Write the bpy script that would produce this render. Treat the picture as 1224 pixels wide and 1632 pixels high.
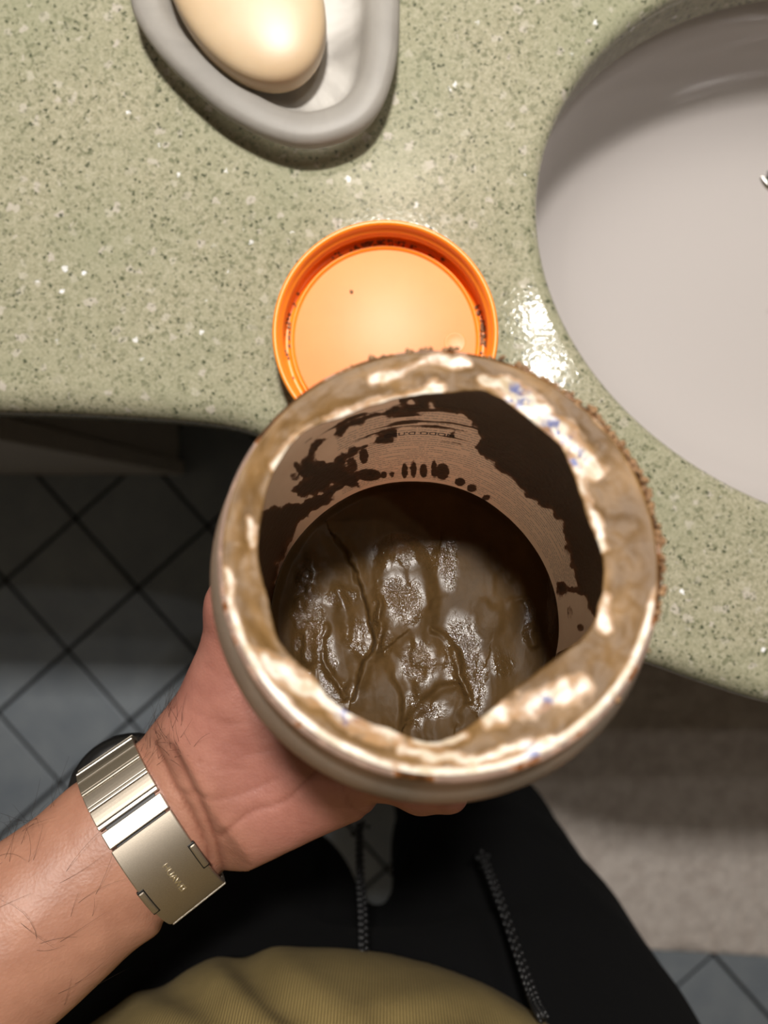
import bpy, bmesh, math, random
import numpy as np
from mathutils import Vector, Matrix, noise as mnoise

random.seed(7); np.random.seed(7)
for o in list(bpy.data.objects): bpy.data.objects.remove(o, do_unlink=True)
scene = bpy.context.scene
COL = scene.collection

# ------------------------------------------------------------------ camera
F = 1130.0                      # focal length in pixels of the 1224x1632 frame
CX, CY, CZ = 612.0, 816.0, 1.19
cam_d = bpy.data.cameras.new('camera'); cam = bpy.data.objects.new('camera', cam_d); COL.objects.link(cam)
cam.location = (0, 0, CZ); cam.rotation_euler = (0, 0, 0)
cam_d.sensor_fit = 'VERTICAL'; cam_d.sensor_height = 24.0; cam_d.lens = 24.0 * F / 1632.0
cam_d.clip_start = 0.005
cam_d.dof.use_dof = True; cam_d.dof.focus_distance = 0.235; cam_d.dof.aperture_fstop = 5.2
scene.camera = cam

# ------------------------------------------------------------------ world, lamps, exposure
w = bpy.data.worlds.new('world'); scene.world = w; w.use_nodes = True
w.node_tree.nodes['Background'].inputs[0].default_value = (1.0, 0.93, 0.85, 1)
w.node_tree.nodes['Background'].inputs[1].default_value = 0.05
scene.view_settings.view_transform = 'Standard'; scene.view_settings.look = 'None'
scene.view_settings.gamma = 1.0; scene.view_settings.use_curve_mapping = False
scene.view_settings.exposure = 0.0
LAMPS = [((0.402, 0.50, 2.36), 1.8), ((0.41, 0.36, 2.36), 1.8)]      # two ceiling downlights over the sink
for i, (loc, en) in enumerate(LAMPS):
    ld = bpy.data.lights.new('downlight', 'AREA'); ld.shape = 'DISK'; ld.size = 0.036
    ld.energy = en; ld.color = (1.0, 0.955, 0.90)
    lo = bpy.data.objects.new('downlight', ld); COL.objects.link(lo); lo.location = (loc[0], loc[1], loc[2] - 0.012)
MIRROR_LAMP = (0.01, 0.475, 1.95)                                     # lamp bar over the mirror on the back wall
ld = bpy.data.lights.new('mirror_lamp_light', 'AREA'); ld.shape = 'RECTANGLE'; ld.size = 0.12; ld.size_y = 0.08
ld.energy = 18.5; ld.color = (1.0, 0.955, 0.90)
lo = bpy.data.objects.new('mirror_lamp_light', ld); COL.objects.link(lo); lo.location = (MIRROR_LAMP[0], MIRROR_LAMP[1], MIRROR_LAMP[2] - .016); lo.rotation_euler = (math.radians(-12), 0, 0)

# ------------------------------------------------------------------ helpers
def at(px, py, d):
    return Vector(((px - CX) / F * d, -(py - CY) / F * d, CZ - d))

def at_z(px, py, z): return at(px, py, CZ - z)

def link(o, parent=None):
    COL.objects.link(o)
    if parent is not None: o.parent = parent
    return o

def mesh_obj(name, verts, faces, mat, parent=None, smooth=True):
    me = bpy.data.meshes.new(name)
    me.from_pydata([tuple(v) for v in verts], [], [tuple(int(i) for i in f) for f in faces])
    me.update()
    if smooth: me.polygons.foreach_set('use_smooth', [True] * len(me.polygons))
    if mat is not None: me.materials.append(mat)
    return link(bpy.data.objects.new(name, me), parent)

def bm_obj(name, bm, mat, parent=None, smooth=False):
    bmesh.ops.recalc_face_normals(bm, faces=bm.faces[:])
    me = bpy.data.meshes.new(name); bm.to_mesh(me); bm.free()
    if smooth: me.polygons.foreach_set('use_smooth', [True] * len(me.polygons))
    if mat is not None: me.materials.append(mat)
    return link(bpy.data.objects.new(name, me), parent)

def empty(name, loc=(0, 0, 0)):
    o = bpy.data.objects.new(name, None); o.empty_display_size = 0.02
    COL.objects.link(o); o.location = loc
    return o

def tag(o, label=None, cat=None, group=None, kind=None):
    if label: o['label'] = label
    if cat: o['category'] = cat
    if group: o['group'] = group
    if kind: o['kind'] = kind
    return o

def adopt(parent, *kids):
    """parent meshes that were built in world coordinates to an empty that stands elsewhere"""
    for k in kids:
        k.parent = parent
        k.matrix_parent_inverse = Matrix.Translation(-Vector(parent.location))

def add_attr(o, name, vals):
    a = o.data.attributes.new(name, 'FLOAT', 'POINT')
    a.data.foreach_set('value', np.asarray(vals, dtype=np.float32))

def box_bm(bm, x0, x1, y0, y1, z0, z1, bev=0.0, seg=2):
    r = bmesh.ops.create_cube(bm, size=1.0)
    for v in r['verts']:
        v.co = Vector((x0 + (v.co.x + .5) * (x1 - x0), y0 + (v.co.y + .5) * (y1 - y0), z0 + (v.co.z + .5) * (z1 - z0)))
    if bev > 0:
        es = list({e for v in r['verts'] for e in v.link_edges})
        bmesh.ops.bevel(bm, geom=es, offset=bev, segments=seg, profile=0.5, affect='EDGES')

def revolve(name, prof, mat, M=None, n=96, parent=None, close=False, smooth=True):
    """prof: list of (r, h); revolved about local z, then M"""
    V, Fc = [], []
    for (r, h) in prof:
        for k in range(n):
            t = 2 * math.pi * k / n
            V.append(Vector((r * math.cos(t), r * math.sin(t), h)))
    m = len(prof)
    for i in range(m - 1 + (1 if close else 0)):
        a, b = i * n, ((i + 1) % m) * n
        for k in range(n):
            k2 = (k + 1) % n
            Fc.append((a + k, a + k2, b + k2, b + k))
    if not close:
        if prof[0][0] < 1e-3: Fc.append(tuple(range(n))[::-1])
        if prof[-1][0] < 1e-3: Fc.append(tuple(range((m - 1) * n, m * n)))
    if M is not None: V = [M @ v for v in V]
    o = mesh_obj(name, V, Fc, mat, parent, smooth)
    bm = bmesh.new(); bm.from_mesh(o.data); bmesh.ops.recalc_face_normals(bm, faces=bm.faces[:]); bm.to_mesh(o.data); bm.free()
    return o

def tube(V, Fc, pts, rads, n=6):
    """append a tube through pts to lists V, Fc"""
    base0 = len(V); prev = None
    for i, p in enumerate(pts):
        p = Vector(p)
        d = (Vector(pts[min(i + 1, len(pts) - 1)]) - Vector(pts[max(i - 1, 0)])).normalized()
        a = d.orthogonal().normalized() if prev is None else (prev - d * prev.dot(d)).normalized()
        prev = a; b = d.cross(a)
        for k in range(n):
            t = 2 * math.pi * k / n
            V.append(p + (a * math.cos(t) + b * math.sin(t)) * rads[i])
        if i:
            s0, s1 = base0 + (i - 1) * n, base0 + i * n
            for k in range(n): Fc.append((s0 + k, s0 + (k + 1) % n, s1 + (k + 1) % n, s1 + k))
    Fc.append(tuple(range(base0, base0 + n))[::-1]); e = base0 + (len(pts) - 1) * n
    Fc.append(tuple(range(e, e + n)))

def spline(pts, n, closed=False):
    """Catmull-Rom through pts -> n samples (numpy)"""
    P = np.array(pts, float); m = len(P)
    segs = m if closed else m - 1
    out = []
    for s in np.linspace(0, segs, n, endpoint=not closed):
        i = min(int(s), segs - 1); t = s - i
        def g(k):
            return P[k % m] if closed else (P[k] if 0 <= k < m else (2 * P[0] - P[1] if k < 0 else 2 * P[-1] - P[-2]))
        p0, p1, p2, p3 = g(i - 1), g(i), g(i + 1), g(i + 2)
        out.append(.5 * ((2 * p1) + (-p0 + p2) * t + (2 * p0 - 5 * p1 + 4 * p2 - p3) * t * t + (-p0 + 3 * p1 - 3 * p2 + p3) * t ** 3))
    return np.array(out)

def sstep(a, b, x):
    t = np.clip((x - a) / (b - a), 0, 1); return t * t * (3 - 2 * t)

# numpy value noise ------------------------------------------------------
_R = np.random.RandomState(3).rand(64, 64, 64).astype(np.float32)
def vnoise(x, y, z=0.0):
    x = np.asarray(x, float); y = np.asarray(y, float); z = np.zeros_like(x) + z
    xi, yi, zi = np.floor(x).astype(int), np.floor(y).astype(int), np.floor(z).astype(int)
    fx, fy, fz = x - xi, y - yi, z - zi
    fx, fy, fz = [q * q * (3 - 2 * q) for q in (fx, fy, fz)]
    def g(a, b, c): return _R[(xi + a) & 63, (yi + b) & 63, (zi + c) & 63]
    c00 = g(0,0,0)*(1-fx)+g(1,0,0)*fx; c10 = g(0,1,0)*(1-fx)+g(1,1,0)*fx
    c01 = g(0,0,1)*(1-fx)+g(1,0,1)*fx; c11 = g(0,1,1)*(1-fx)+g(1,1,1)*fx
    return (c00*(1-fy)+c10*fy)*(1-fz)+(c01*(1-fy)+c11*fy)*fz
def fbm(x, y, z=0.0, o=4):
    s = 0; a = .5; n = 0
    for k in range(o):
        s = s + a * vnoise(np.asarray(x) * 2**k + 17*k, np.asarray(y) * 2**k + 31*k, z * 2**k); n += a; a *= .5
    return s / n

# implicit surfaces --------------------------------------------------------
class SDF:
    def __init__(self, lo, hi, h):
        self.h = h; self.lo = np.array(lo, float)
        self.n = np.ceil((np.array(hi) - self.lo) / h).astype(int) + 1
        self.ax = [self.lo[i] + h * np.arange(self.n[i]) for i in range(3)]
        self.F = np.full(self.n, 0.5, np.float32)
    def _sl(self, lo, hi):
        a = np.clip(np.floor((np.array(lo) - self.lo) / self.h).astype(int), 0, self.n)
        b = np.clip(np.ceil((np.array(hi) - self.lo) / self.h).astype(int) + 1, 0, self.n)
        return tuple(slice(a[i], b[i]) for i in range(3))
    def cap(self, A, B, ra, rb, k=0.008, n=None, flat=1.0):
        """tapered capsule blended in; thickness along n scaled by flat"""
        A = np.array(A, float); B = np.array(B, float); m = max(ra, rb) + 4 * k + .004
        sl = self._sl(np.minimum(A, B) - m, np.maximum(A, B) + m)
        X, Y, Z = np.meshgrid(*[self.ax[i][sl[i]].astype(np.float32) for i in range(3)], indexing='ij')
        if X.size == 0: return
        D = B - A; L = max(D @ D, 1e-12)
        t = np.clip(((X - A[0]) * D[0] + (Y - A[1]) * D[1] + (Z - A[2]) * D[2]) / L, 0, 1)
        vx, vy, vz = X - A[0] - t * D[0], Y - A[1] - t * D[1], Z - A[2] - t * D[2]
        r = ra + (rb - ra) * t
        q = vx * vx + vy * vy + vz * vz
        if n is not None and flat != 1.0:
            n = np.array(n, float) / np.linalg.norm(n)
            c = vx * n[0] + vy * n[1] + vz * n[2]
            q = q + c * c * (1 / flat ** 2 - 1)
            d = (np.sqrt(q) - r) * (0.5 + 0.5 * flat)
        else:
            d = np.sqrt(q) - r
        f = self.F[sl]
        hh = np.clip(.5 + .5 * (f - d) / k, 0, 1)
        self.F[sl] = (f * (1 - hh) + d * hh - k * hh * (1 - hh)).astype(np.float32)
    def grid(self): return np.meshgrid(*[a.astype(np.float32) for a in self.ax], indexing='ij')
    def mesh(self):
        Fg, h = self.F, self.h
        ins = Fg < 0
        nx, ny, nz = np.array(Fg.shape) - 1
        c = np.zeros((nx, ny, nz), np.int8)
        for i in (0, 1):
            for j in (0, 1):
                for k in (0, 1): c += ins[i:nx + i, j:ny + j, k:nz + k]
        act = (c > 0) & (c < 8)
        I = np.argwhere(act); idx = -np.ones(act.shape, np.int64); idx[act] = np.arange(len(I))
        acc = np.zeros((len(I), 3)); cnt = np.zeros(len(I))
        cor = [(i, j, k) for i in (0, 1) for j in (0, 1) for k in (0, 1)]
        for a in cor:
            for ax in range(3):
                if a[ax]: continue
                b = list(a); b[ax] = 1
                fa = Fg[I[:, 0] + a[0], I[:, 1] + a[1], I[:, 2] + a[2]]
                fb = Fg[I[:, 0] + b[0], I[:, 1] + b[1], I[:, 2] + b[2]]
                m = (fa < 0) != (fb < 0)
                t = np.where(m, fa / np.where(fa == fb, 1, fa - fb), 0)
                p = np.array(a, float)[None, :].repeat(len(I), 0); p[:, ax] = t
                acc[m] += p[m]; cnt[m] += 1
        V = self.lo + h * (I + acc / cnt[:, None])
        Q = []
        for ax in range(3):
            u, v = (ax + 1) % 3, (ax + 2) % 3
            s0 = [slice(None)] * 3; s1 = [slice(None)] * 3
            s0[ax] = slice(0, -1); s1[ax] = slice(1, None)
            ch = ins[tuple(s0)] != ins[tuple(s1)]
            E = np.argwhere(ch)
            ok = (E[:, u] > 0) & (E[:, v] > 0) & (E[:, u] < Fg.shape[u] - 1) & (E[:, v] < Fg.shape[v] - 1)
            E = E[ok]; flip = ins[E[:, 0], E[:, 1], E[:, 2]]
            def cell(du, dv):
                G = E.copy(); G[:, u] += du; G[:, v] += dv
                return idx[G[:, 0], G[:, 1], G[:, 2]]
            q = np.stack([cell(-1, -1), cell(0, -1), cell(0, 0), cell(-1, 0)], 1)
            q[~flip] = q[~flip][:, ::-1]
            Q.append(q)
        return V, np.concatenate(Q)

def vert_normals(V, Q):
    N = np.zeros_like(V)
    n = np.cross(V[Q[:, 2]] - V[Q[:, 0]], V[Q[:, 3]] - V[Q[:, 1]])
    for k in range(4): np.add.at(N, Q[:, k], n)
    return N / (np.linalg.norm(N, axis=1)[:, None] + 1e-12)

# ------------------------------------------------------------------ materials
def srgb(r, g, b):
    f = lambda c: (c / 255 / 12.92) if c / 255 <= .04045 else ((c / 255 + .055) / 1.055) ** 2.4
    return (f(r), f(g), f(b), 1.0)

class Mat:
    def __init__(self, name, **kw):
        self.m = bpy.data.materials.new(name); self.m.use_nodes = True
        self.nt = self.m.node_tree; self.b = self.nt.nodes['Principled BSDF']
        for k, v in kw.items(): self.b.inputs[k.replace('_', ' ')].default_value = v
    def n(self, t, **kw):
        nd = self.nt.nodes.new(t)
        for k, v in kw.items():
            if k.startswith('i_'): nd.inputs[k[2:].replace('_', ' ')].default_value = v
            else: setattr(nd, k, v)
        return nd
    def l(self, a, b): self.nt.links.new(a, b)
    def coord(self, scale=None, what='Object'):
        tc = self.n('ShaderNodeTexCoord')
        if scale is None: return tc.outputs[what]
        mp = self.n('ShaderNodeMapping'); mp.inputs['Scale'].default_value = scale
        self.l(tc.outputs[what], mp.inputs[0]); return mp.outputs[0]
    def noise(self, scale, detail=3, rough=.5, dist=0, co=None):
        nd = self.n('ShaderNodeTexNoise'); nd.inputs['Scale'].default_value = scale
        nd.inputs['Detail'].default_value = detail; nd.inputs['Roughness'].default_value = rough
        nd.inputs['Distortion'].default_value = dist
        self.l(co if co is not None else self.coord(), nd.inputs['Vector']); return nd
    def ramp(self, src, stops, interp='LINEAR'):
        r = self.n('ShaderNodeValToRGB'); cr = r.color_ramp; cr.interpolation = interp
        while len(cr.elements) < len(stops): cr.elements.new(0.5)
        for e, (p, c) in zip(cr.elements, stops): e.position = p; e.color = c if len(c) == 4 else (*c, 1)
        self.l(src, r.inputs[0]); return r.outputs[0]
    def mix(self, fac, a, b, blend='MIX'):
        m = self.n('ShaderNodeMix', data_type='RGBA', blend_type=blend)
        for s, v in ((m.inputs[0], fac), (m.inputs[6], a), (m.inputs[7], b)):
            if hasattr(v, 'is_linked'): self.l(v, s)
            else: s.default_value = v
        return m.outputs[2]
    def math(self, op, a, b=0.0, clamp=False):
        m = self.n('ShaderNodeMath', operation=op); m.use_clamp = clamp
        for s, v in ((m.inputs[0], a), (m.inputs[1], b)):
            if hasattr(v, 'is_linked'): self.l(v, s)
            else: s.default_value = v
        return m.outputs[0]
    def attr(self, name):
        a = self.n('ShaderNodeAttribute'); a.attribute_name = name; return a.outputs['Fac']
    def color(self, s): self.l(s, self.b.inputs['Base Color']); return self
    def bump(self, h, strength=.3, dist=.001, chain=None):
        bp = self.n('ShaderNodeBump'); bp.inputs['Strength'].default_value = strength; bp.inputs['Distance'].default_value = dist
        self.l(h, bp.inputs['Height'])
        if chain is not None: self.l(chain, bp.inputs['Normal'])
        self.l(bp.outputs[0], self.b.inputs['Normal']); return bp.outputs[0]

BW = [(0, (0, 0, 0)), (1, (1, 1, 1))]
M = {}

def mat_quartz():
    m = Mat('green_quartz', Roughness=.075, Specular_IOR_Level=.4)
    co = m.coord()
    wn = m.noise(900, 2, .5, co=co)
    vadd = m.n('ShaderNodeVectorMath', operation='MULTIPLY_ADD'); m.l(wn.outputs['Color'], vadd.inputs[0])
    vadd.inputs[1].default_value = (.0022,) * 3; m.l(co, vadd.inputs[2]); wc = vadd.outputs[0]
    def vor(scale):
        v = m.n('ShaderNodeTexVoronoi'); v.inputs['Scale'].default_value = scale; m.l(wc, v.inputs['Vector'])
        s = m.n('ShaderNodeSeparateColor'); m.l(v.outputs['Color'], s.inputs[0]); return v, s
    v1, s1 = vor(1050)
    c = m.ramp(s1.outputs[0], [(0, srgb(142, 136, 106)), (.3, srgb(158, 152, 121)), (.65, srgb(169, 161, 130)), (1, srgb(182, 173, 144))])
    bn = m.noise(14, 4, .6, co=co)
    c = m.mix(m.ramp(bn.outputs[0], [(.35, (0, 0, 0)), (.7, (.55, .55, .55))]), c, srgb(144, 145, 112))
    v2, s2 = vor(300)   # pale chips
    pale = m.mix(s2.outputs[1], srgb(192, 184, 158), srgb(204, 190, 174))
    c = m.mix(m.ramp(s2.outputs[0], [(.95, (0, 0, 0)), (.97, (.55, .55, .55))]), c, pale)
    v3, s3 = vor(640)   # dark green flecks
    c = m.mix(m.ramp(s3.outputs[0], [(.80, (0, 0, 0)), (.95, (.62, .62, .62))]), c, srgb(100, 102, 74))
    v4, s4 = vor(680)
    c = m.mix(m.ramp(s4.outputs[2], [(.94, (0, 0, 0)), (.975, (.8, .8, .8))]), c, srgb(58, 64, 44))
    v5, s5 = vor(480)   # mirror chips, their glint painted in as near-white colour
    spark = m.ramp(s5.outputs[1], [(.9965, (0, 0, 0)), (.9972, (1, 1, 1))])
    c = m.mix(spark, c, srgb(250, 246, 236))
    c = m.mix(1.0, c, (.855, .89, 1.0, 1), 'MULTIPLY')
    m.color(c)
    rr = m.mix(spark, (.075, .075, .075, 1), (.08, .08, .08, 1)); m.l(rr, m.b.inputs['Roughness'])
    nz = m.noise(420, 2, .5, co=co)
    m.bump(nz.outputs[0], .10, .0006)
    return m.m

def mat_ceramic():
    m = Mat('ceramic', Roughness=.12); m.b.inputs['Base Color'].default_value = srgb(180, 174, 171); return m.m

def mat_orange(): return None

def simple(name, rgb, rough=.5, metal=0.0, bump=None, **kw):
    m = Mat(name, Roughness=rough, Metallic=metal, **kw)
    if bump:
        sc, st, ds, var = bump
        nz = m.noise(sc, 4, .6)
        c0 = srgb(*rgb); lo = tuple(x * (1 - var) for x in c0[:3]) + (1,); hi = tuple(min(1, x * (1 + var)) for x in c0[:3]) + (1,)
        m.color(m.ramp(nz.outputs[0], [(.3, lo), (.7, hi)]))
        m.bump(nz.outputs[0], st, ds)
    else: m.b.inputs['Base Color'].default_value = srgb(*rgb)
    return m.m

M['quartz'] = mat_quartz()
M['ceramic'] = mat_ceramic()
M['wall'] = simple('wall_paint', (146, 137, 124), .8, bump=(300, .1, .001, .02))
M['ceil'] = simple('ceiling_paint', (196, 190, 180), .9, bump=(200, .1, .001, .02))
M['grout'] = simple('grout', (34, 36, 38), .95, bump=(500, .4, .001, .15))
M['cabinet'] = simple('cabinet_paint', (205, 198, 188), .45, bump=(60, .05, .0005, .03))
M['chrome'] = simple('chrome', (200, 198, 192), .15, 1.0)
M['dark'] = simple('drain_dark', (40, 32, 22), .5, bump=(200, .2, .001, .2))
M['steel'] = None

def mat_tile():
    m = Mat('slate_tile', Roughness=.42)
    co = m.coord(); oi = m.n('ShaderNodeObjectInfo')
    va = m.n('ShaderNodeVectorMath', operation='ADD'); m.l(co, va.inputs[0])
    cmb = m.n('ShaderNodeCombineXYZ'); m.l(m.math('MULTIPLY', oi.outputs['Random'], 9.0), cmb.inputs[2]); m.l(cmb.outputs[0], va.inputs[1])
    nz = m.noise(14, 5, .6, co=va.outputs[0])
    c = m.ramp(nz.outputs[0], [(.25, srgb(128, 137, 146)), (.75, srgb(156, 163, 168))])
    c = m.mix(m.math('MULTIPLY', oi.outputs['Random'], .35), c, srgb(124, 134, 146)); m.color(c)
    n2 = m.noise(90, 3, .6, co=va.outputs[0]); m.bump(n2.outputs[0], .25, .001)
    return m.m
M['tile'] = mat_tile()

def mat_rug():
    m = Mat('mat_pile', Roughness=1.0)
    m.b.inputs['Sheen Weight'].default_value = .3
    a = m.noise(38, 3, .6); b = m.noise(420, 3, .7)
    c = m.ramp(a.outputs[0], [(.35, srgb(214, 199, 188)), (.6, srgb(246, 234, 224))])
    c = m.mix(.35, c, m.ramp(b.outputs[0], [(.35, srgb(190, 177, 168)), (.65, srgb(250, 241, 232))])); m.color(c)
    m.bump(b.outputs[0], .8, .004); return m.m
M['rug'] = mat_rug()

def mat_skin():
    m = Mat('skin', Roughness=.5); co = m.coord()
    m.b.inputs['Subsurface Weight'].default_value = .12
    m.b.inputs['Subsurface Radius'].default_value = (.006, .002, .001); m.b.inputs['Subsurface Scale'].default_value = .5
    n1 = m.noise(55, 4, .6, co=co); n2 = m.noise(420, 3, .6, co=co)
    arm = m.ramp(n1.outputs[0], [(.3, srgb(146, 101, 81)), (.7, srgb(166, 120, 98))])
    palm = m.ramp(n1.outputs[0], [(.3, srgb(142, 90, 78)), (.7, srgb(164, 111, 97))])
    c = m.mix(m.attr('palm'), arm, palm)
    c = m.mix(m.attr('crease'), c, srgb(110, 58, 44))
    c = m.mix(m.attr('nail'), c, srgb(222, 160, 150))
    m.color(c)
    v = m.n('ShaderNodeTexVoronoi'); v.inputs['Scale'].default_value = 900; m.l(co, v.inputs['Vector'])
    h = m.math('ADD', m.math('MULTIPLY', v.outputs['Distance'], .5), n2.outputs[0])
    m.bump(h, .22, .0006); return m.m
M['skin'] = mat_skin()
M['hair'] = simple('arm_hair', (38, 24, 16), .6, bump=(300, .1, .0002, .2))

def mat_shirt():
    m = Mat('ribbed_jersey', Roughness=.95); co = m.coord()
    wv = m.n('ShaderNodeTexWave', bands_direction='X'); wv.inputs['Scale'].default_value = 235
    wv.inputs['Distortion'].default_value = .6; wv.inputs['Detail'].default_value = 1; wv.inputs['Detail Scale'].default_value = .2
    m.l(co, wv.inputs['Vector'])
    n1 = m.noise(30, 3, .6, co=co); n2 = m.noise(900, 2, .6, co=co)
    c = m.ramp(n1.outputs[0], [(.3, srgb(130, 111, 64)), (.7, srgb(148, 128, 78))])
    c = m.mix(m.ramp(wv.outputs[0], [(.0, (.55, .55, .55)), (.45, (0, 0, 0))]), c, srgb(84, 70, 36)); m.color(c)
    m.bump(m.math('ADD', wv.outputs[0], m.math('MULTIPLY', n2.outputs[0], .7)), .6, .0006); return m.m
M['shirt'] = mat_shirt()

def mat_black():
    m = Mat('black_cotton', Roughness=1.0); n1 = m.noise(500, 3, .6); n2 = m.noise(12, 3, .5)
    m.b.inputs['Specular IOR Level'].default_value = .2
    m.color(m.ramp(n2.outputs[0], [(.3, srgb(4, 4, 5)), (.7, srgb(7, 7, 8))])); m.bump(n1.outputs[0], .4, .0008); return m.m
M['black'] = mat_black()
M['cord'] = simple('black_cord', (26, 26, 27), .38, bump=(1500, .3, .0004, .2))

def mat_steel(name, rgb, rough):
    m = Mat(name, Metallic=1.0, Roughness=rough)
    nz = m.noise(2500, 2, .5); c = srgb(*rgb)
    m.color(m.ramp(nz.outputs[0], [(.3, tuple(x * .93 for x in c[:3])), (.7, tuple(min(1, x * 1.05) for x in c[:3]))]))
    m.bump(nz.outputs[0], .08, .0001); return m.m
M['steel'] = mat_steel('brushed_titanium', (176, 166, 152), .5)
M['polish'] = mat_steel('polished_titanium', (206, 198, 185), .4)
M['case'] = simple('black_case', (18, 18, 19), .3, bump=(400, .05, .0002, .1))
M['crystal'] = simple('watch_glass', (6, 6, 8), .05)
M['letter'] = mat_steel('bright_engraving', (250, 246, 238), .3)
M['gap'] = simple('clasp_recess', (20, 19, 18), .5)

def mat_glass():
    m = Mat('frosted_glass', Roughness=.5)
    m.b.inputs['Transmission Weight'].default_value = .55; m.b.inputs['IOR'].default_value = 1.45
    nz = m.noise(26, 5, .6, dist=.6); n2 = m.noise(300, 3, .6)
    c = m.ramp(nz.outputs[0], [(.3, srgb(180, 175, 168)), (.7, srgb(204, 199, 191))])
    f = m.math('MULTIPLY', m.attr('scum'), m.ramp(nz.outputs[0], [(.36, (.1, .1, .1)), (.66, (1, 1, 1))]))
    c = m.mix(f, c, srgb(216, 213, 207)); m.color(c)
    m.l(m.math('SUBTRACT', .55, m.math('MULTIPLY', f, .4)), m.b.inputs['Transmission Weight'])
    m.bump(n2.outputs[0], .12, .0005); return m.m
M['frost'] = mat_glass()
def mat_soap():
    m = Mat('cream_soap', Roughness=.4); m.b.inputs['Subsurface Weight'].default_value = .25
    m.b.inputs['Subsurface Radius'].default_value = (.008, .006, .003); m.b.inputs['Subsurface Scale'].default_value = .6
    nz = m.noise(40, 3, .5); m.color(m.ramp(nz.outputs[0], [(.3, srgb(200, 174, 140)), (.7, srgb(207, 184, 152))]))
    m.bump(nz.outputs[0], .06, .0008); return m.m
M['soap'] = mat_soap()

def mat_lid(name, rgb, rough, sss):
    m = Mat(name, Roughness=rough); c = srgb(*rgb)
    nz = m.noise(70, 3, .5); m.color(m.ramp(nz.outputs[0], [(.3, tuple(x * .95 for x in c[:3])), (.7, c[:3])]))
    m.b.inputs['Subsurface Weight'].default_value = sss; m.b.inputs['Subsurface Radius'].default_value = (.006, .003, .001)
    m.b.inputs['Subsurface Scale'].default_value = .5
    m.bump(nz.outputs[0], .04, .0004); return m.m
M['orange'] = mat_lid('orange_plastic', (255, 146, 34), .33, .1)
M['liner'] = mat_lid('peach_liner', (240, 160, 102), .5, .1)

def mat_mud():
    m = Mat('clay_paste', Roughness=.3); co = m.coord()
    n1 = m.noise(60, 4, .6, co=co); n2 = m.noise(700, 3, .75, co=co); n3 = m.noise(260, 4, .6, co=co); n4 = m.noise(110, 3, .5, co=co)
    m.l(m.ramp(m.attr('wet'), [(0, (.1, .1, .1)), (.6, (.5, .5, .5))]), m.b.inputs['Specular IOR Level'])
    m.color(m.ramp(n1.outputs[0], [(.3, srgb(62, 46, 25)), (.7, srgb(78, 58, 32))]))
    wet = m.math('MULTIPLY', m.attr('wet'), m.ramp(n4.outputs[0], [(.32, (.2, .2, .2)), (.52, (1, 1, 1))]))
    m.l(m.ramp(wet, [(.0, (.5, .5, .5)), (.5, (.12, .12, .12))]), m.b.inputs['Roughness'])
    b1 = m.bump(n3.outputs[0], .06, .0008)
    m.bump(m.math('MULTIPLY', n2.outputs[0], m.math('ADD', .08, wet)), 1.0, .0006, chain=b1); return m.m
M['mud'] = mat_mud()
def mat_drymud():
    m = Mat('dried_clay', Roughness=.7); nz = m.noise(500, 4, .6)
    m.color(m.ramp(nz.outputs[0], [(.3, srgb(96, 66, 40)), (.7, srgb(150, 116, 80))])); m.bump(nz.outputs[0], .5, .001); return m.m
M['drymud'] = mat_drymud()

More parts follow.
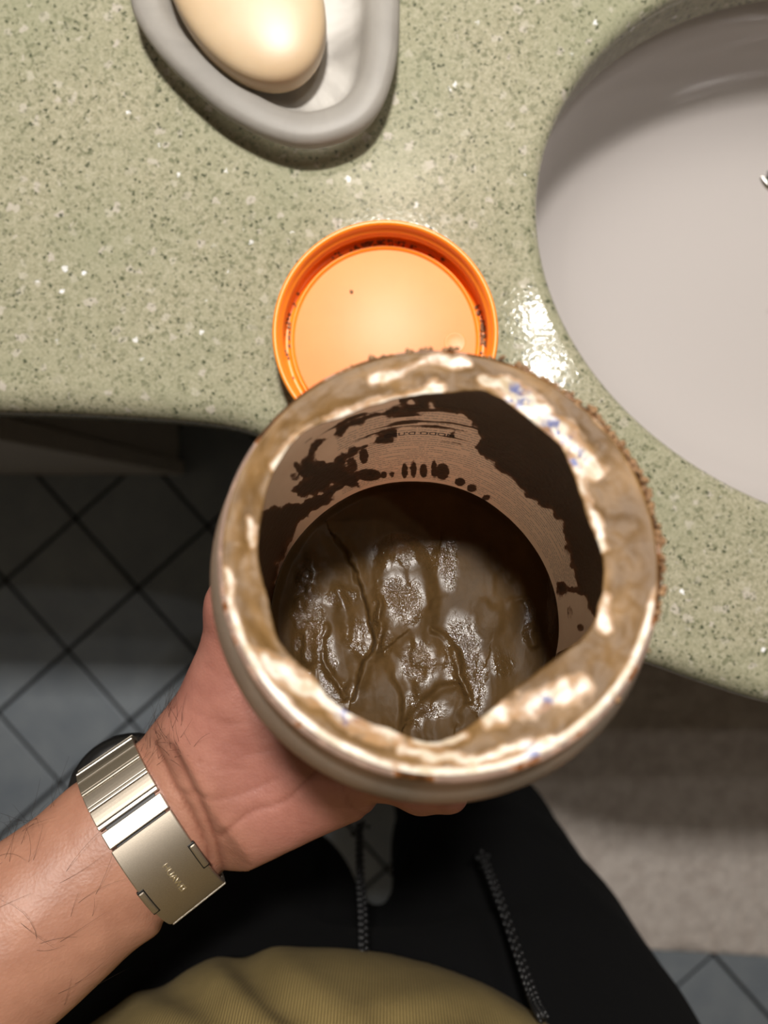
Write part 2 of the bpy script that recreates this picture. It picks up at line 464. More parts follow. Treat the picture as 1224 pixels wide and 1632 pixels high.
def mat_jar():
    # outer and inner wall: white plastic; smear attribute lays brown paste over it; print attribute rows of tiny type
    m = Mat('white_jar_plastic', Roughness=.35); co = m.coord()
    n1 = m.noise(500, 4, .65, co=co); n2 = m.noise(90, 4, .6, co=co)
    white = m.ramp(n2.outputs[0], [(.3, srgb(232, 204, 188)), (.7, srgb(243, 220, 206))])
    out = m.ramp(n2.outputs[0], [(.3, srgb(180, 173, 158)), (.7, srgb(194, 187, 172))])
    white = m.mix(m.attr('outer'), white, out)
    wu, wv = m.attr('wu'), m.attr('wv')
    rowp = m.math('FRACT', m.math('MULTIPLY', wv, .62)); rid = m.math('FLOOR', m.math('MULTIPLY', wv, .62))
    band = m.math('MULTIPLY', m.math('GREATER_THAN', rowp, .3), m.math('LESS_THAN', rowp, .72))
    cv = m.n('ShaderNodeCombineXYZ'); m.l(m.math('MULTIPLY', wu, 1.5), cv.inputs[0]); m.l(m.math('MULTIPLY', rid, 7.3), cv.inputs[1]); m.l(m.math('MULTIPLY', wv, 1.4), cv.inputs[2])
    tn = m.noise(1.0, 2, .7, co=cv.outputs[0])
    cv2 = m.n('ShaderNodeCombineXYZ'); m.l(m.math('MULTIPLY', wu, .09), cv2.inputs[0]); m.l(m.math('MULTIPLY', rid, 3.7), cv2.inputs[1])
    blk = m.noise(1.0, 1, .5, co=cv2.outputs[0])
    pm = m.math('MULTIPLY', m.math('MULTIPLY', band, m.math('GREATER_THAN', tn.outputs[0], .46)), m.math('MULTIPLY', m.attr('prn'), m.math('GREATER_THAN', blk.outputs[0], .40)))
    white = m.mix(m.math('MULTIPLY', pm, .9), white, srgb(84, 76, 88))
    s = m.math('ADD', m.attr('smear'), m.math('MULTIPLY', m.math('SUBTRACT', n1.outputs[0], .5), .5))
    s2 = m.ramp(s, [(.36, (0, 0, 0)), (.5, (1, 1, 1))])
    thin = m.ramp(s, [(.36, srgb(176, 120, 74)), (.52, srgb(122, 74, 38)), (.8, srgb(60, 34, 15))])
    m.color(m.mix(s2, white, thin))
    m.l(m.ramp(s2, [(0, (.35, .35, .35)), (1, (.3, .3, .3))]), m.b.inputs['Roughness'])
    nb_ = m.bump(s, .45, .0012)
    tr = m.n('ShaderNodeBsdfTranslucent'); m.l(m.mix(.45, white, srgb(255, 236, 222)), tr.inputs[0])
    mx = m.n('ShaderNodeMixShader'); outn = m.nt.nodes['Material Output']
    m.l(m.math('MULTIPLY', m.math('SUBTRACT', 1.0, m.math('MULTIPLY', s2, .93)), .8), mx.inputs[0])
    m.l(m.b.outputs[0], mx.inputs[1]); m.l(tr.outputs[0], mx.inputs[2]); m.l(mx.outputs[0], outn.inputs[0]); return m.m
M['jar'] = mat_jar()

def mat_foil():
    m = Mat('smeared_foil', Roughness=.42); co = m.coord()
    n1 = m.noise(170, 4, .6, dist=.8, co=co); n2 = m.noise(60, 4, .6, co=co); n3 = m.noise(420, 3, .6, co=co)
    brown = m.ramp(m.math('ADD', m.math('MULTIPLY', n2.outputs[0], .45), m.math('MULTIPLY', m.attr('streak'), .55)), [(.3, srgb(80, 57, 28)), (.5, srgb(104, 77, 41)), (.74, srgb(140, 107, 64))])
    white = m.ramp(n1.outputs[0], [(.3, srgb(176, 156, 126)), (.5, srgb(206, 195, 178)), (.66, srgb(232, 226, 216))])
    bl = m.noise(330, 3, .6, dist=1.0, co=co)
    white = m.mix(m.math('MULTIPLY', m.attr('blue'), m.ramp(bl.outputs[0], [(.46, (0, 0, 0)), (.54, (1, 1, 1))])), white, srgb(98, 106, 150))
    s = m.math('ADD', m.math('ADD', m.attr('mud'), m.math('MULTIPLY', m.math('SUBTRACT', m.attr('streak'), .5), .9)), m.math('MULTIPLY', m.math('SUBTRACT', n1.outputs[0], .5), 1.0))
    f = m.ramp(s, [(.22, (0, 0, 0)), (.66, (1, 1, 1))])
    edge = m.ramp(s, [(.25, (0, 0, 0)), (.45, (.85, .85, .85)), (.68, (0, 0, 0))])
    c = m.mix(f, white, brown); c = m.mix(edge, c, srgb(150, 108, 60)); m.color(c)
    m.l(m.ramp(f, [(0, (.35, .35, .35)), (1, (.55, .55, .55))]), m.b.inputs['Roughness'])
    m.b.inputs['Specular IOR Level'].default_value = .35
    b1 = m.bump(s, .25, .0010); m.bump(n3.outputs[0], .06, .0008, chain=b1); return m.m
M['foil'] = mat_foil()
M['ink'] = simple('label_ink', (92, 88, 104), .6)

# ------------------------------------------------------------------ room shell
ZC = 0.86                                   # counter top
DC = CZ - ZC
RX0, RX1, RY0, RY1, RH = -1.05, 1.25, -1.5, 0.60, 2.4
bm = bmesh.new(); box_bm(bm, RX0, RX1, RY0, RY1, -.05, -0.006)
floor = tag(bm_obj('floor', bm, M['grout']), kind='structure')
def wall(name, *b, mat='wall'):
    bm = bmesh.new(); box_bm(bm, *b); return tag(bm_obj(name, bm, M[mat]), kind='structure')
wall('wall_back', RX0, RX1, RY1, RY1 + .06, -.05, RH)
wall('wall_left', RX0 - .06, RX0, RY0, RY1 + .06, -.05, RH)
wall('wall_right', RX1, RX1 + .06, RY0, RY1 + .06, -.05, RH)
wall('wall_front', RX0 - .06, RX1 + .06, RY0 - .06, RY0, -.05, RH)
wall('ceiling', RX0 - .06, RX1 + .06, RY0 - .06, RY1 + .06, RH, RH + .05, mat='ceil')

# floor tiles, laid diagonally, each its own piece of the floor
S = 0.1575; ang = math.atan2(-.748, .664)
ud = Vector((math.cos(ang), math.sin(ang), 0)); vd = Vector((math.sin(ang), -math.cos(ang), 0))
o0 = at(120, 826, CZ)
bm = bmesh.new(); g = S - .0055
box_bm(bm, -g / 2, g / 2, -g / 2, g / 2, -.006, 0, .0018, 2)
tile_me = None
for i in range(-12, 16):
    for j in range(-12, 13):
        c = o0 + ud * (S * (i + .5)) + vd * (S * (j + .5))
        if not (-.80 < c.x < 1.0 and -1.15 < c.y < .42): continue
        if tile_me is None:
            t = bm_obj('tile', bm, M['tile'], floor); tile_me = t.data
        else: t = link(bpy.data.objects.new('tile', tile_me), floor)
        t.location = (c.x, c.y, 0); t.rotation_euler = (random.uniform(-.002, .002), random.uniform(-.002, .002), ang)

# bath mat
p1, p2 = at(990, 1516, CZ - .012), at(1224, 1530, CZ - .012)
e = (p2 - p1).normalized(); nrm = Vector((-e.y, e.x, 0))
left = at(636, 1490, CZ - .012); xl = (left - p1).dot(e)
nx, ny = 150, 110; LX, LY = .72, .62
V, Fc = [], []
for j in range(ny + 1):
    for i in range(nx + 1):
        u, v = i / nx * LX, j / ny * LY
        q = p1 + e * (xl + u) + nrm * v
        m_ = min(u, LX - u, v, LY - v)
        z = .002 + .012 * min(1, m_ / .012) ** .5 + (.0035 * (mnoise.noise(Vector((u * 60, v * 60, 1))) + .6 * mnoise.noise(Vector((u * 150, v * 150, 4)))) if m_ > .004 else 0)
        V.append((q.x, q.y, max(z, .0015)))
for j in range(ny):
    for i in range(nx):
        a = j * (nx + 1) + i; Fc.append((a, a + 1, a + nx + 2, a + nx + 1))
rug = mesh_obj('bath_mat', V, Fc, M['rug'])
sm = rug.modifiers.new('thickness', 'SOLIDIFY'); sm.thickness = .0012; sm.offset = -1
tag(rug, 'grey-brown plush bath mat on the dark tiled floor beside the black trousers', 'bath mat')

# ceiling lamp: two downlights
for i, (loc, en) in enumerate(LAMPS):
    lamp = empty('ceiling_downlight', (loc[0], loc[1], RH))
    tag(lamp, ['round recessed ceiling downlight nearer the back wall above the sink', 'round recessed ceiling downlight farther from the back wall above the sink'][i], 'ceiling light', 'downlights above the sink')
    revolve('trim_ring', [(.040, -.0), (.052, -.0), (.054, -.004), (.052, -.012), (.046, -.016), (.041, -.012)], M['chrome'], None, 48, lamp, close=True)
    revolve('lamp_housing', [(.0005, -.001), (.040, -.001), (.0405, -.010), (.0395, -.010), (.0385, -.004), (.0005, -.004)], M['ceil'], None, 48, lamp)

ml_ = empty('mirror_lamp', (MIRROR_LAMP[0], RY1, MIRROR_LAMP[2]))
x_, y_, z_ = MIRROR_LAMP
bm = bmesh.new(); box_bm(bm, x_ - .085, x_ + .085, y_ - .075, y_ + .075, z_ + .002, z_ + .022, .006, 3); k1 = bm_obj('lamp_head', bm, M['chrome'])
bm = bmesh.new(); box_bm(bm, x_ - .03, x_ + .03, y_ + .07, RY1 - .001, z_ - .002, z_ + .016, .003, 2); k2 = bm_obj('bracket', bm, M['chrome'])
adopt(ml_, k1, k2)
tag(ml_, 'square chrome lamp head mounted on the back wall above the countertop', 'wall lamp')

# ------------------------------------------------------------------ sink ellipse and counter
SC = Vector((0.24446 * DC / .332, 0.12565 * DC / .332)); SA, SB = .17397 * DC / .332, .13477 * DC / .332
sax = Vector((0.96816, -0.25034)); say = Vector((0.25034, 0.96816))
def sink_pt(t, k=1.0, off=0.0):
    a, b = SA * k + off, SB * k + off
    return SC + sax * (a * math.cos(t)) + say * (b * math.sin(t))

edge_px = [(-2400, 640), (-1500, 640), (-700, 645), (-300, 652), (0, 661), (150, 666), (300, 676), (390, 690), (450, 716), (520, 768), (610, 838), (700, 898), (800, 955), (900, 1005),
           (1000, 1046), (1045, 1062), (1130, 1092), (1224, 1119), (1400, 1152), (1700, 1165), (2300, 1160), (3300, 1150), (4300, 1150)]
dm = DC + .014
curve = spline([((x - CX) / F * dm, -(y - CY) / F * dm) for x, y in edge_px], 400)
curve = curve[(curve[:, 0] > RX0 + .002) & (curve[:, 0] < RX1 - .002)]
curve = np.vstack([[RX0 + .002, curve[0, 1]], curve, [RX1 - .002, curve[-1, 1]]])
tg = np.gradient(curve, axis=0); tg /= np.linalg.norm(tg, axis=1)[:, None]
inn = np.c_[-tg[:, 1], tg[:, 0]]                       # points to the wall side
bm = bmesh.new(); R_ = .013; TH = .030
prof = []
for a in np.linspace(0, math.pi / 2, 7): prof.append((R_ * (1 - math.sin(a)), -R_ * (1 - math.cos(a))))
prof += [(0, -TH + .006), (.002, -TH + .002), (.006, -TH)]
rows = []
for (inset, dz) in prof:
    rows.append([bm.verts.new((*(curve[i] + inn[i] * inset), ZC + dz)) for i in range(len(curve))])
for r in range(len(rows) - 1):
    for i in range(len(curve) - 1): bm.faces.new((rows[r][i], rows[r][i + 1], rows[r + 1][i + 1], rows[r + 1][i]))
YB = RY1 - .002
bt = [bm.verts.new((RX1 - .002, YB, ZC)), bm.verts.new((RX0 + .002, YB, ZC))]
bb = [bm.verts.new((RX1 - .002, YB, ZC - TH)), bm.verts.new((RX0 + .002, YB, ZC - TH))]
bm.faces.new((bt[0], bt[1], bb[1], bb[0]))
NS = 160; srow = []
sp = [(.007 * (1 - math.sin(a)), -.007 * (1 - math.cos(a))) for a in np.linspace(0, math.pi / 2, 5)] + [(0, -TH)]
for (off, dz) in sp:
    srow.append([bm.verts.new((*sink_pt(2 * math.pi * k / NS, 1, off), ZC + dz)) for k in range(NS)])
for r in range(len(srow) - 1):
    for k in range(NS): bm.faces.new((srow[r][k], srow[r][(k + 1) % NS], srow[r + 1][(k + 1) % NS], srow[r + 1][k]))
def cap_fill(front, back, hole):
    es = []
    def ed(a, b):
        x = bm.edges.get((a, b)); es.append(x if x else bm.edges.new((a, b)))
    for i in range(len(front) - 1): ed(front[i], front[i + 1])
    ed(front[-1], back[0]); ed(back[0], back[1]); ed(back[1], front[0])
    for k in range(NS): ed(hole[k], hole[(k + 1) % NS])
    r = bmesh.ops.triangle_fill(bm, use_beauty=True, use_dissolve=False, edges=es)
    return [f for f in r['geom'] if isinstance(f, bmesh.types.BMFace)]
flat = cap_fill(rows[0], bt, srow[0]) + cap_fill(rows[-1], bb, srow[-1])
for f in bm.faces: f.smooth = True
for f in flat: f.smooth = False
bmesh.ops.recalc_face_normals(bm, faces=bm.faces[:])
me = bpy.data.meshes.new('countertop'); bm.to_mesh(me); bm.free(); me.materials.append(M['quartz'])
counter = link(bpy.data.objects.new('countertop', me))
tag(counter, 'speckled pale green quartz countertop with a rounded bowed front edge', 'countertop')

# sink bowl (undermount)
sink = empty('sink', (SC.x, SC.y, ZC - .14))
NP = 40; V, Fc = [], []
floor_d = .088
def bowl(s):                                  # s in 0..1 from rim to centre -> (scale, depth below counter underside)
    return s
prof = []
for s in np.linspace(0, 1, NP):
    k = 1.03 - 1.03 * s
    r = k / 1.03
    depth = floor_d * (1 - r ** 5.0) ** .62
    prof.append((k, depth))
for (k, dpt) in prof:
    for q in range(NS):
        p = sink_pt(2 * math.pi * q / NS, max(k, .002)); V.append((p.x, p.y, ZC - TH + .0005 - dpt * .95 - .0012))
for i in range(NP - 1):
    for q in range(NS):
        a, b = i * NS, (i + 1) * NS; q2 = (q + 1) % NS
        Fc.append((a + q, a + q2, b + q2, b + q))
# flange under the counter
base = len(V)
for q in range(NS):
    p = sink_pt(2 * math.pi * q / NS, 1.03, .018); V.append((p.x, p.y, ZC - TH - .0007))
for q in range(NS): Fc.append((q, base + q, base + (q + 1) % NS, (q + 1) % NS))
bowl_o = mesh_obj('bowl', V, Fc, M['ceramic']); 
bmx = bmesh.new(); bmx.from_mesh(bowl_o.data); bmesh.ops.recalc_face_normals(bmx, faces=bmx.faces[:]); bmesh.ops.reverse_faces(bmx, faces=bmx.faces[:]) if bmx.faces[200].normal.z < 0 else None; bmx.to_mesh(bowl_o.data); bmx.free()
so = bowl_o.modifiers.new('thick', 'SOLIDIFY'); so.thickness = .007; so.offset = -1
zf = ZC - TH - floor_d * .95
dp = at_z(1251, 264, zf)
drain = revolve('drain', [(.0005, .0015), (.011, .0015), (.0125, .0022), (.0165, .0034), (.0195, .003), (.0205, .0005), (.0205, -.004), (.0005, -.004)], M['chrome'], Matrix.Translation((dp.x, dp.y, zf)), 48)
dhole = revolve('drain_plug', [(.0005, .0034), (.010, .0032), (.0145, .0024), (.0155, .0016), (.0155, .001), (.0005, .001)], M['dark'], Matrix.Translation((dp.x, dp.y, zf + .0015)), 48)
adopt(sink, bowl_o, drain, dhole)
tag(sink, 'white oval ceramic sink set under the green countertop', 'sink')

# vanity cabinet under the left part of the counter
cab = empty('vanity_cabinet', (-.69, .33, 0))
bm = bmesh.new(); box_bm(bm, RX0 + .004, -.345, .087, RY1 - .004, .0, ZC - TH - .001, .002, 2)
cb = bm_obj('body', bm, M['cabinet'])
doors = []
for (x0, x1) in ((-.69, -.334), (RX0 + .006, -.694)):
    bm = bmesh.new(); box_bm(bm, x0, x1, .062, .085, .004, ZC - TH - .004, .0025, 2)
    doors.append(bm_obj('door', bm, M['cabinet']))
adopt(cab, cb, *doors)
tag(cab, 'pale vanity cabinet in deep shade under the left end of the countertop', 'cabinet')

# ------------------------------------------------------------------ soap dish and soap
dish_px = [(205, 0), (225, 45), (255, 85), (300, 130), (350, 172), (400, 201), (445, 219), (490, 226), (540, 217), (585, 193), (615, 150), (632, 90), (637, 30), (636, -30),
           (622, -110), (590, -180), (530, -232), (450, -252), (360, -240), (280, -205), (225, -150), (200, -75)]
d_r = DC - .018
out = spline([tuple(at(x, y, d_r))[:2] for x, y in dish_px], 120, closed=True)
cen = out.mean(0)
def ring(k, off, z):
    d = out - cen; L = np.linalg.norm(d, axis=1)[:, None]
    q = cen + d * k + d / L * off
    return [(x, y, z) for x, y in q]
zt = ZC + .018
levels = [ring(.55, 0, ZC + .0005), ring(.80, 0, ZC + .001), ring(.93, -.001, ZC + .004), ring(.985, 0, ZC + .010), ring(1.0, 0, ZC + .0145), ring(1.0, -.0015, zt - .001), ring(1.0, -.004, zt),
          ring(1.0, -.012, zt - .0005), ring(1.0, -.0148, zt - .002), ring(1.0, -.0165, zt - .005), ring(1.0, -.0185, zt - .008), ring(1.0, -.022, zt - .0105), ring(.62, -.012, zt - .0118), ring(.3, -.004, zt - .012), ring(.02, 0, zt - .012)]
V = [v for l in levels for v in l]; Fc = []; n = len(out)
for i in range(len(levels) - 1):
    for k in range(n): Fc.append((i * n + k, i * n + (k + 1) % n, (i + 1) * n + (k + 1) % n, (i + 1) * n + k))
Fc.append(tuple(range(n))[::-1]); Fc.append(tuple(range((len(levels) - 1) * n, len(levels) * n)))
dish = mesh_obj('soap_dish', V, Fc, M['frost'])
add_attr(dish, 'scum', [1.0 if i // n >= 10 else (.5 if i // n == 9 else 0) for i in range(len(V))])
tag(dish, 'thick frosted glass soap dish on the green countertop holding the cream soap', 'soap dish')

zs = zt - .0117
sc_ = at(385, -28, CZ - zs - .014); a1 = Vector((.50, -.866)); a2 = Vector((.866, .5))
bm = bmesh.new(); bmesh.ops.create_uvsphere(bm, u_segments=64, v_segments=32, radius=1)
for v in bm.verts:
    x, y, z = v.co
    sg = lambda c, p: math.copysign(abs(c) ** p, c)
    z2 = sg(z, .75) * .0135
    rr = (1 - abs(z) ** 2.6) ** .5 / max((1 - z * z) ** .5, 1e-6) if abs(z) < .999 else 0
    X, Y = x * rr * .050, y * rr * .0305 * (1 + .05 * x)
    p = a1 * X + a2 * Y
    v.co = Vector((sc_.x + p.x, sc_.y + p.y, zs + .0137 + z2))
soap = bm_obj('soap_bar', bm, M['soap'], smooth=True)
tag(soap, 'smooth oval cream-coloured soap bar lying in the frosted dish', 'soap')

# ------------------------------------------------------------------ lid, upside down on the counter
LH = .019; lc = at(614, 530, DC - LH); LR = 181 / F * (DC - LH)
TL = Matrix.Translation((lc.x, lc.y, ZC + .0004))
lid = empty('jar_lid', (lc.x, lc.y, ZC))
pr = [(.0005, 0), (LR - .004, 0), (LR - .0015, .0008), (LR - .0004, .003), (LR, .006), (LR, LH - .0015), (LR - .0005, LH - .0004), (LR - .0012, LH), (LR - .0022, LH - .0004), (LR - .0026, LH - .0016)]
for k in range(2):
    zz = LH - .004 - .0042 * k
    pr += [(LR - .0027, zz), (LR - .0040, zz - .0010), (LR - .0040, zz - .0016), (LR - .0027, zz - .0026)]
pr += [(LR - .0029, .0045), (LR - .0034, .0032), (LR - .0062, .0030), (LR - .0064, .0048), (LR - .0072, .0050), (LR - .0074, .0028), (.0005, .0028)]
lb = revolve('shell', pr, M['orange'], TL, 128)
ll = revolve('liner', [(.0005, .0029), (LR - .0080, .0029), (LR - .0080, .0036), (LR - .0086, .0040), (.0005, .0040)], M['liner'], TL, 96)
gate = revolve('moulding_mark', [(.0005, -.0002), (.0040, -.0002), (.0044, -.00008), (.0048, -.0002), (.0050, -.0005), (.0005, -.0005)], M['orange'], None, 32)
gp = at_z(725, 546, ZC + .0045); gate.location = (gp.x, gp.y, ZC + .0047); 
gate.data.materials[0] = mat_lid('pale_orange_mark', (240, 152, 84), .45, .1)
_b = bmesh.new(); bmesh.ops.create_icosphere(_b, subdivisions=2, radius=1); _b.verts.ensure_lookup_table()
SPH_V = np.array([v.co[:] for v in _b.verts]); SPH_F = np.array([[v.index for v in f.verts] for f in _b.faces]); _b.free()
def blobs(name, pts, mat):
    V_, F_ = [], []
    for q, (p, r, fl) in enumerate(pts):
        m4 = np.array(Matrix.Rotation(random.random() * 6.28, 3, 'Z') @ Matrix.Diagonal((r, r * random.uniform(.6, 1), r * fl)))
        jit = 1 + .22 * np.random.uniform(-1, 1, (len(SPH_V), 1))
        V_.append((SPH_V * jit) @ m4.T + np.array(p)); F_.append(SPH_F + q * len(SPH_V))
    return mesh_obj(name, np.vstack(V_), np.vstack(F_), mat)
res = []
for k in range(110):
    t = random.choice([random.gauss(1.75, .22), random.gauss(.10, .12), random.gauss(.1, .16), random.gauss(2.9, .25), random.gauss(1.5, .35)])
    rr = LR - .0046 + random.uniform(-.0013, .0012)
    res.append((Vector((lc.x + rr * math.cos(t), lc.y + rr * math.sin(t), ZC + .0036 + random.uniform(0, .0004))), random.uniform(.0004, .0011), random.uniform(.15, .3)))
resid = blobs('clay_residue', res, M['drymud']); tag(resid, kind='stuff')
sp_ = at_z(560, 465, ZC + .0046)
dot = blobs('clay_speck', [(Vector((sp_.x, sp_.y, ZC + .0046)), .0009, .4)], M['drymud'])
adopt(lid, lb, ll, resid, dot)
gate.parent = lid; gate.matrix_parent_inverse = Matrix.Translation(-Vector(lid.location))
tag(lid, 'orange plastic screw lid lying upside down on the countertop behind the jar', 'lid')

# ------------------------------------------------------------------ jar
JC = Vector((0.01208, -0.00704, CZ - 0.15126))
ja = Vector((0.0205, 0.3233, 1.0)).normalized()
ju = Vector((0, 1, 0)).cross(ja).normalized(); jv = ja.cross(ju)
JM = Matrix(((ju.x, jv.x, ja.x, JC.x), (ju.y, jv.y, ja.y, JC.y), (ju.z, jv.z, ja.z, JC.z), (0, 0, 0, 1)))
JI = JM.inverted(); JMn, JIn = np.array(JM), np.array(JI)
CAMV = Vector((0, 0, CZ))
def jl(px, py, zl):
    """local jar coordinates of the picture point where its sight line meets the plane z = zl of the jar"""
    o_ = JI @ CAMV; p = JI @ at(px, py, .2); d = p - o_
    return o_ + d * ((zl - o_.z) / d.z)
def jw(px, py, zl): return JM @ jl(px, py, zl)
def px_of(P):
    P = np.asarray(P, float); d = CZ - P[:, 2]
    return np.c_[CX + F * P[:, 0] / d, CY - F * P[:, 1] / d]
def loc2w(P): return np.asarray(P, float) @ JMn[:3, :3].T + JMn[:3, 3]

def poly_sd(Q, poly):
    """signed distance in 2D, negative inside"""
    poly = np.array(poly, float); d = np.full(len(Q), 1e9); ins = np.zeros(len(Q), bool)
    for i in range(len(poly)):
        a, b = poly[i], poly[(i + 1) % len(poly)]
        ab = b - a; t = np.clip(((Q - a) @ ab) / (ab @ ab + 1e-9), 0, 1)
        d = np.minimum(d, np.linalg.norm(Q - a - t[:, None] * ab, axis=1))
        c = ((a[1] > Q[:, 1]) != (b[1] > Q[:, 1])) & (Q[:, 0] < (b[0] - a[0]) * (Q[:, 1] - a[1]) / (b[1] - a[1] + 1e-12) + a[0])
        ins ^= c
    return np.where(ins, -d, d)
def line_d(Q, line):
    line = np.array(line, float); d = np.full(len(Q), 1e9); s = np.zeros(len(Q))
    for i in range(len(line) - 1):
        a, b = line[i], line[i + 1]; ab = b - a; t = np.clip(((Q - a) @ ab) / (ab @ ab + 1e-9), 0, 1)
        e = Q - a - t[:, None] * ab; q = np.linalg.norm(e, axis=1)
        m = q < d; d = np.where(m, q, d); s = np.where(m, np.sign(ab[0] * e[:, 1] - ab[1] * e[:, 0]), s)
    return d, s

jar = empty('cosmetic_jar', JM @ Vector((0, 0, -.108)))
NJ = 480; th = -math.pi / 2 + 2 * math.pi * np.arange(NJ) / NJ
HB, RI, RO = .108, .0485, .053
prof_in = [(.0005, -.104), (.030, -.104), (.0470, -.104), (.0485, -.1025)] + [(RI, -.1025 + (.1025 - .019) * k / 84) for k in range(1, 85)]
prof_in += [(.0480, -.0165), (.0462, -.0135), (.0448, -.011), (.0445, -.008), (.0445, -.0015), (.0449, -.0004)]
prof_out = [(.0456, 0), (.0466, 0), (.0473, -.0005), (.0476, -.0015), (.0475, -.0028), (.0469, -.0034), (.0469, -.0050), (.0478, -.0058), (.0478, -.0066), (.0469, -.0074), (.0469, -.0098),
            (.0485, -.0104), (.0500, -.0116), (.0514, -.0138), (.0524, -.0168), (.0529, -.0205), (.0530, -.026), (.0530, -.06), (.0530, -.098), (.0524, -.1035), (.0505, -.107), (.047, -.108), (.0005, -.108)]
PR = prof_in + prof_out; n_in = len(prof_in)
L = np.array([[(r * math.cos(t), r * math.sin(t), z) for t in th] for r, z in PR]).reshape(-1, 3)
Wv = loc2w(L); Fc = []
for i in range(len(PR) - 1):
    for k in range(NJ): Fc.append((i * NJ + k, i * NJ + (k + 1) % NJ, (i + 1) * NJ + (k + 1) % NJ, (i + 1) * NJ + k))
Fc.append(tuple(range(NJ))[::-1]); Fc.append(tuple(range((len(PR) - 1) * NJ, len(PR) * NJ)))
body = mesh_obj('body', Wv, Fc, M['jar'])
Q = px_of(Wv); row = np.arange(len(L)) // NJ; TH_ = np.arctan2(L[:, 1], L[:, 0])
inner = row < n_in; outer = row >= n_in + 11
bead = (row >= n_in - 4) & (row < n_in + 11)
smear = np.zeros(len(L))
polys = [
 [(640, 640), (700, 650), (745, 665), (768, 700), (755, 712), (790, 745), (815, 760), (840, 790), (880, 815), (893, 845), (905, 890), (915, 925), (930, 950), (945, 985), (1000, 985), (1010, 800), (960, 660), (850, 590), (700, 570), (640, 600)],
 [(515, 700), (545, 672), (600, 655), (640, 645), (720, 636), (760, 640), (720, 652), (640, 660), (590, 668), (550, 692), (530, 702)],
 [(480, 748), (490, 715), (512, 700), (502, 735), (530, 735), (560, 715), (600, 700), (632, 685), (625, 700), (590, 710), (550, 730), (540, 745), (572, 750), (575, 780), (530, 775), (520, 790), (480, 797), (462, 782), (485, 762), (470, 740)],
 [(400, 960), (405, 815), (450, 803), (482, 797), (532, 770), (560, 768), (535, 790), (480, 835), (445, 900), (430, 990)],
 [(884, 925), (905, 932), (930, 935), (948, 928), (950, 950), (925, 952), (903, 945), (888, 945)],
 [(595, 702), (625, 685), (630, 695), (612, 706)], [(712, 700), (722, 690), (730, 702)], [(745, 700), (765, 712), (762, 722), (750, 712)],
]
wob = 13 * (fbm(Q[:, 0] / 16, Q[:, 1] / 16, .3, 4) - .5) * 2
for p in polys: smear = np.maximum(smear, sstep(11, -13, poly_sd(Q, p) + wob) * .92)
for (x, y, rx, ry, a) in [(580, 727, 8, 14, .62), (588, 757, 20, 10, .75), (560, 745, 11, 22, .55), (545, 765, 16, 10, .6), (645, 750, 6, 14, .6), (659, 748, 6, 15, .58), (675, 750, 7, 13, .6), (692, 748, 6, 15, .6),
                          (705, 752, 12, 14, .66), (733, 768, 9, 7, .7), (752, 778, 9, 7, .62), (775, 793, 8, 5, .6), (612, 757, 6, 6, .6), (625, 756, 5, 6, .55), (915, 900, 8, 8, .6), (908, 975, 6, 14, .45), (925, 1000, 6, 8, .55), (470, 760, 10, 8, .5)]:
    smear = np.maximum(smear, a * sstep(1.5, .6, np.hypot((Q[:, 0] - x) / rx, (Q[:, 1] - y) / ry)))
# drag streaks that run round the wall
st = fbm(TH_ * 3.0, L[:, 2] * 900, 2.2, 2)
smear = np.maximum(smear, sstep(.48, .72, st) * .7 * sstep(730, 690, Q[:, 1]) * (L[:, 1] > 0))
nz_ = fbm(TH_ * 4, L[:, 2] * 70, 5.1, 4)
smear = np.where(inner & (L[:, 1] < -.012), sstep(.42, .6, nz_) * .8, smear)
smear = np.where(inner, smear, 0)
top_side = sstep(-.35, .25, np.sin(TH_) * .8 + np.cos(TH_) * .45)
bz = fbm(np.cos(TH_) * 7 + 9, np.sin(TH_) * 7 + 9, 1.3, 4)
smear = np.where(bead, np.clip(.30 + .34 * top_side + (bz - .5) * 1.7, 0, .8), smear)
sh = (row >= n_in + 11) & (row < n_in + 14)
smear = np.where(sh, np.clip((bz - .42) * 1.2 * (.35 + .65 * top_side), 0, .6), smear)
add_attr(body, 'smear', smear); add_attr(body, 'outer', outer.astype(float))
add_attr(body, 'prn', (inner & (TH_ > .1) & (TH_ < 2.1) & (L[:, 2] < -.030) & (L[:, 2] > -.088)).astype(float))
add_attr(body, 'wu', ((TH_ + math.pi / 2) % (2 * math.pi)) * RI * 1000); add_attr(body, 'wv', L[:, 2] * 1000)

# heading on the label, seen from its back through the wall
def text_mesh(txt, size, extrude=0.0):
    cu = bpy.data.curves.new('t', 'FONT'); cu.body = txt; cu.size = size; cu.align_x = 'CENTER'; cu.align_y = 'CENTER'; cu.extrude = extrude; cu.resolution_u = 3
    o = bpy.data.objects.new('t', cu); COL.objects.link(o); bpy.context.view_layer.update()
    me = bpy.data.meshes.new_from_object(o.evaluated_get(bpy.context.evaluated_depsgraph_get()))
    bpy.data.objects.remove(o); bpy.data.curves.remove(cu); return me
o_ = JI @ CAMV; d_ = (JI @ at(668, 690, .2)) - o_
A_ = d_.x ** 2 + d_.y ** 2; B_ = 2 * (o_.x * d_.x + o_.y * d_.y); C_ = o_.x ** 2 + o_.y ** 2 - RI ** 2
tt = (-B_ + math.sqrt(B_ * B_ - 4 * A_ * C_)) / (2 * A_); hp = o_ + d_ * tt; th0 = math.atan2(hp.y, hp.x)
me = text_mesh("MODO D'USO", .0034, .00004)
for v in me.vertices:
    t = th0 + v.co.x / RI; r = RI - .00009 - v.co.z; v.co = JM @ Vector((r * math.cos(t), r * math.sin(t), hp.z + v.co.y * .9))
me.name = 'label_heading'; me.materials.append(M['ink']); heading = link(bpy.data.objects.new('label_heading', me))

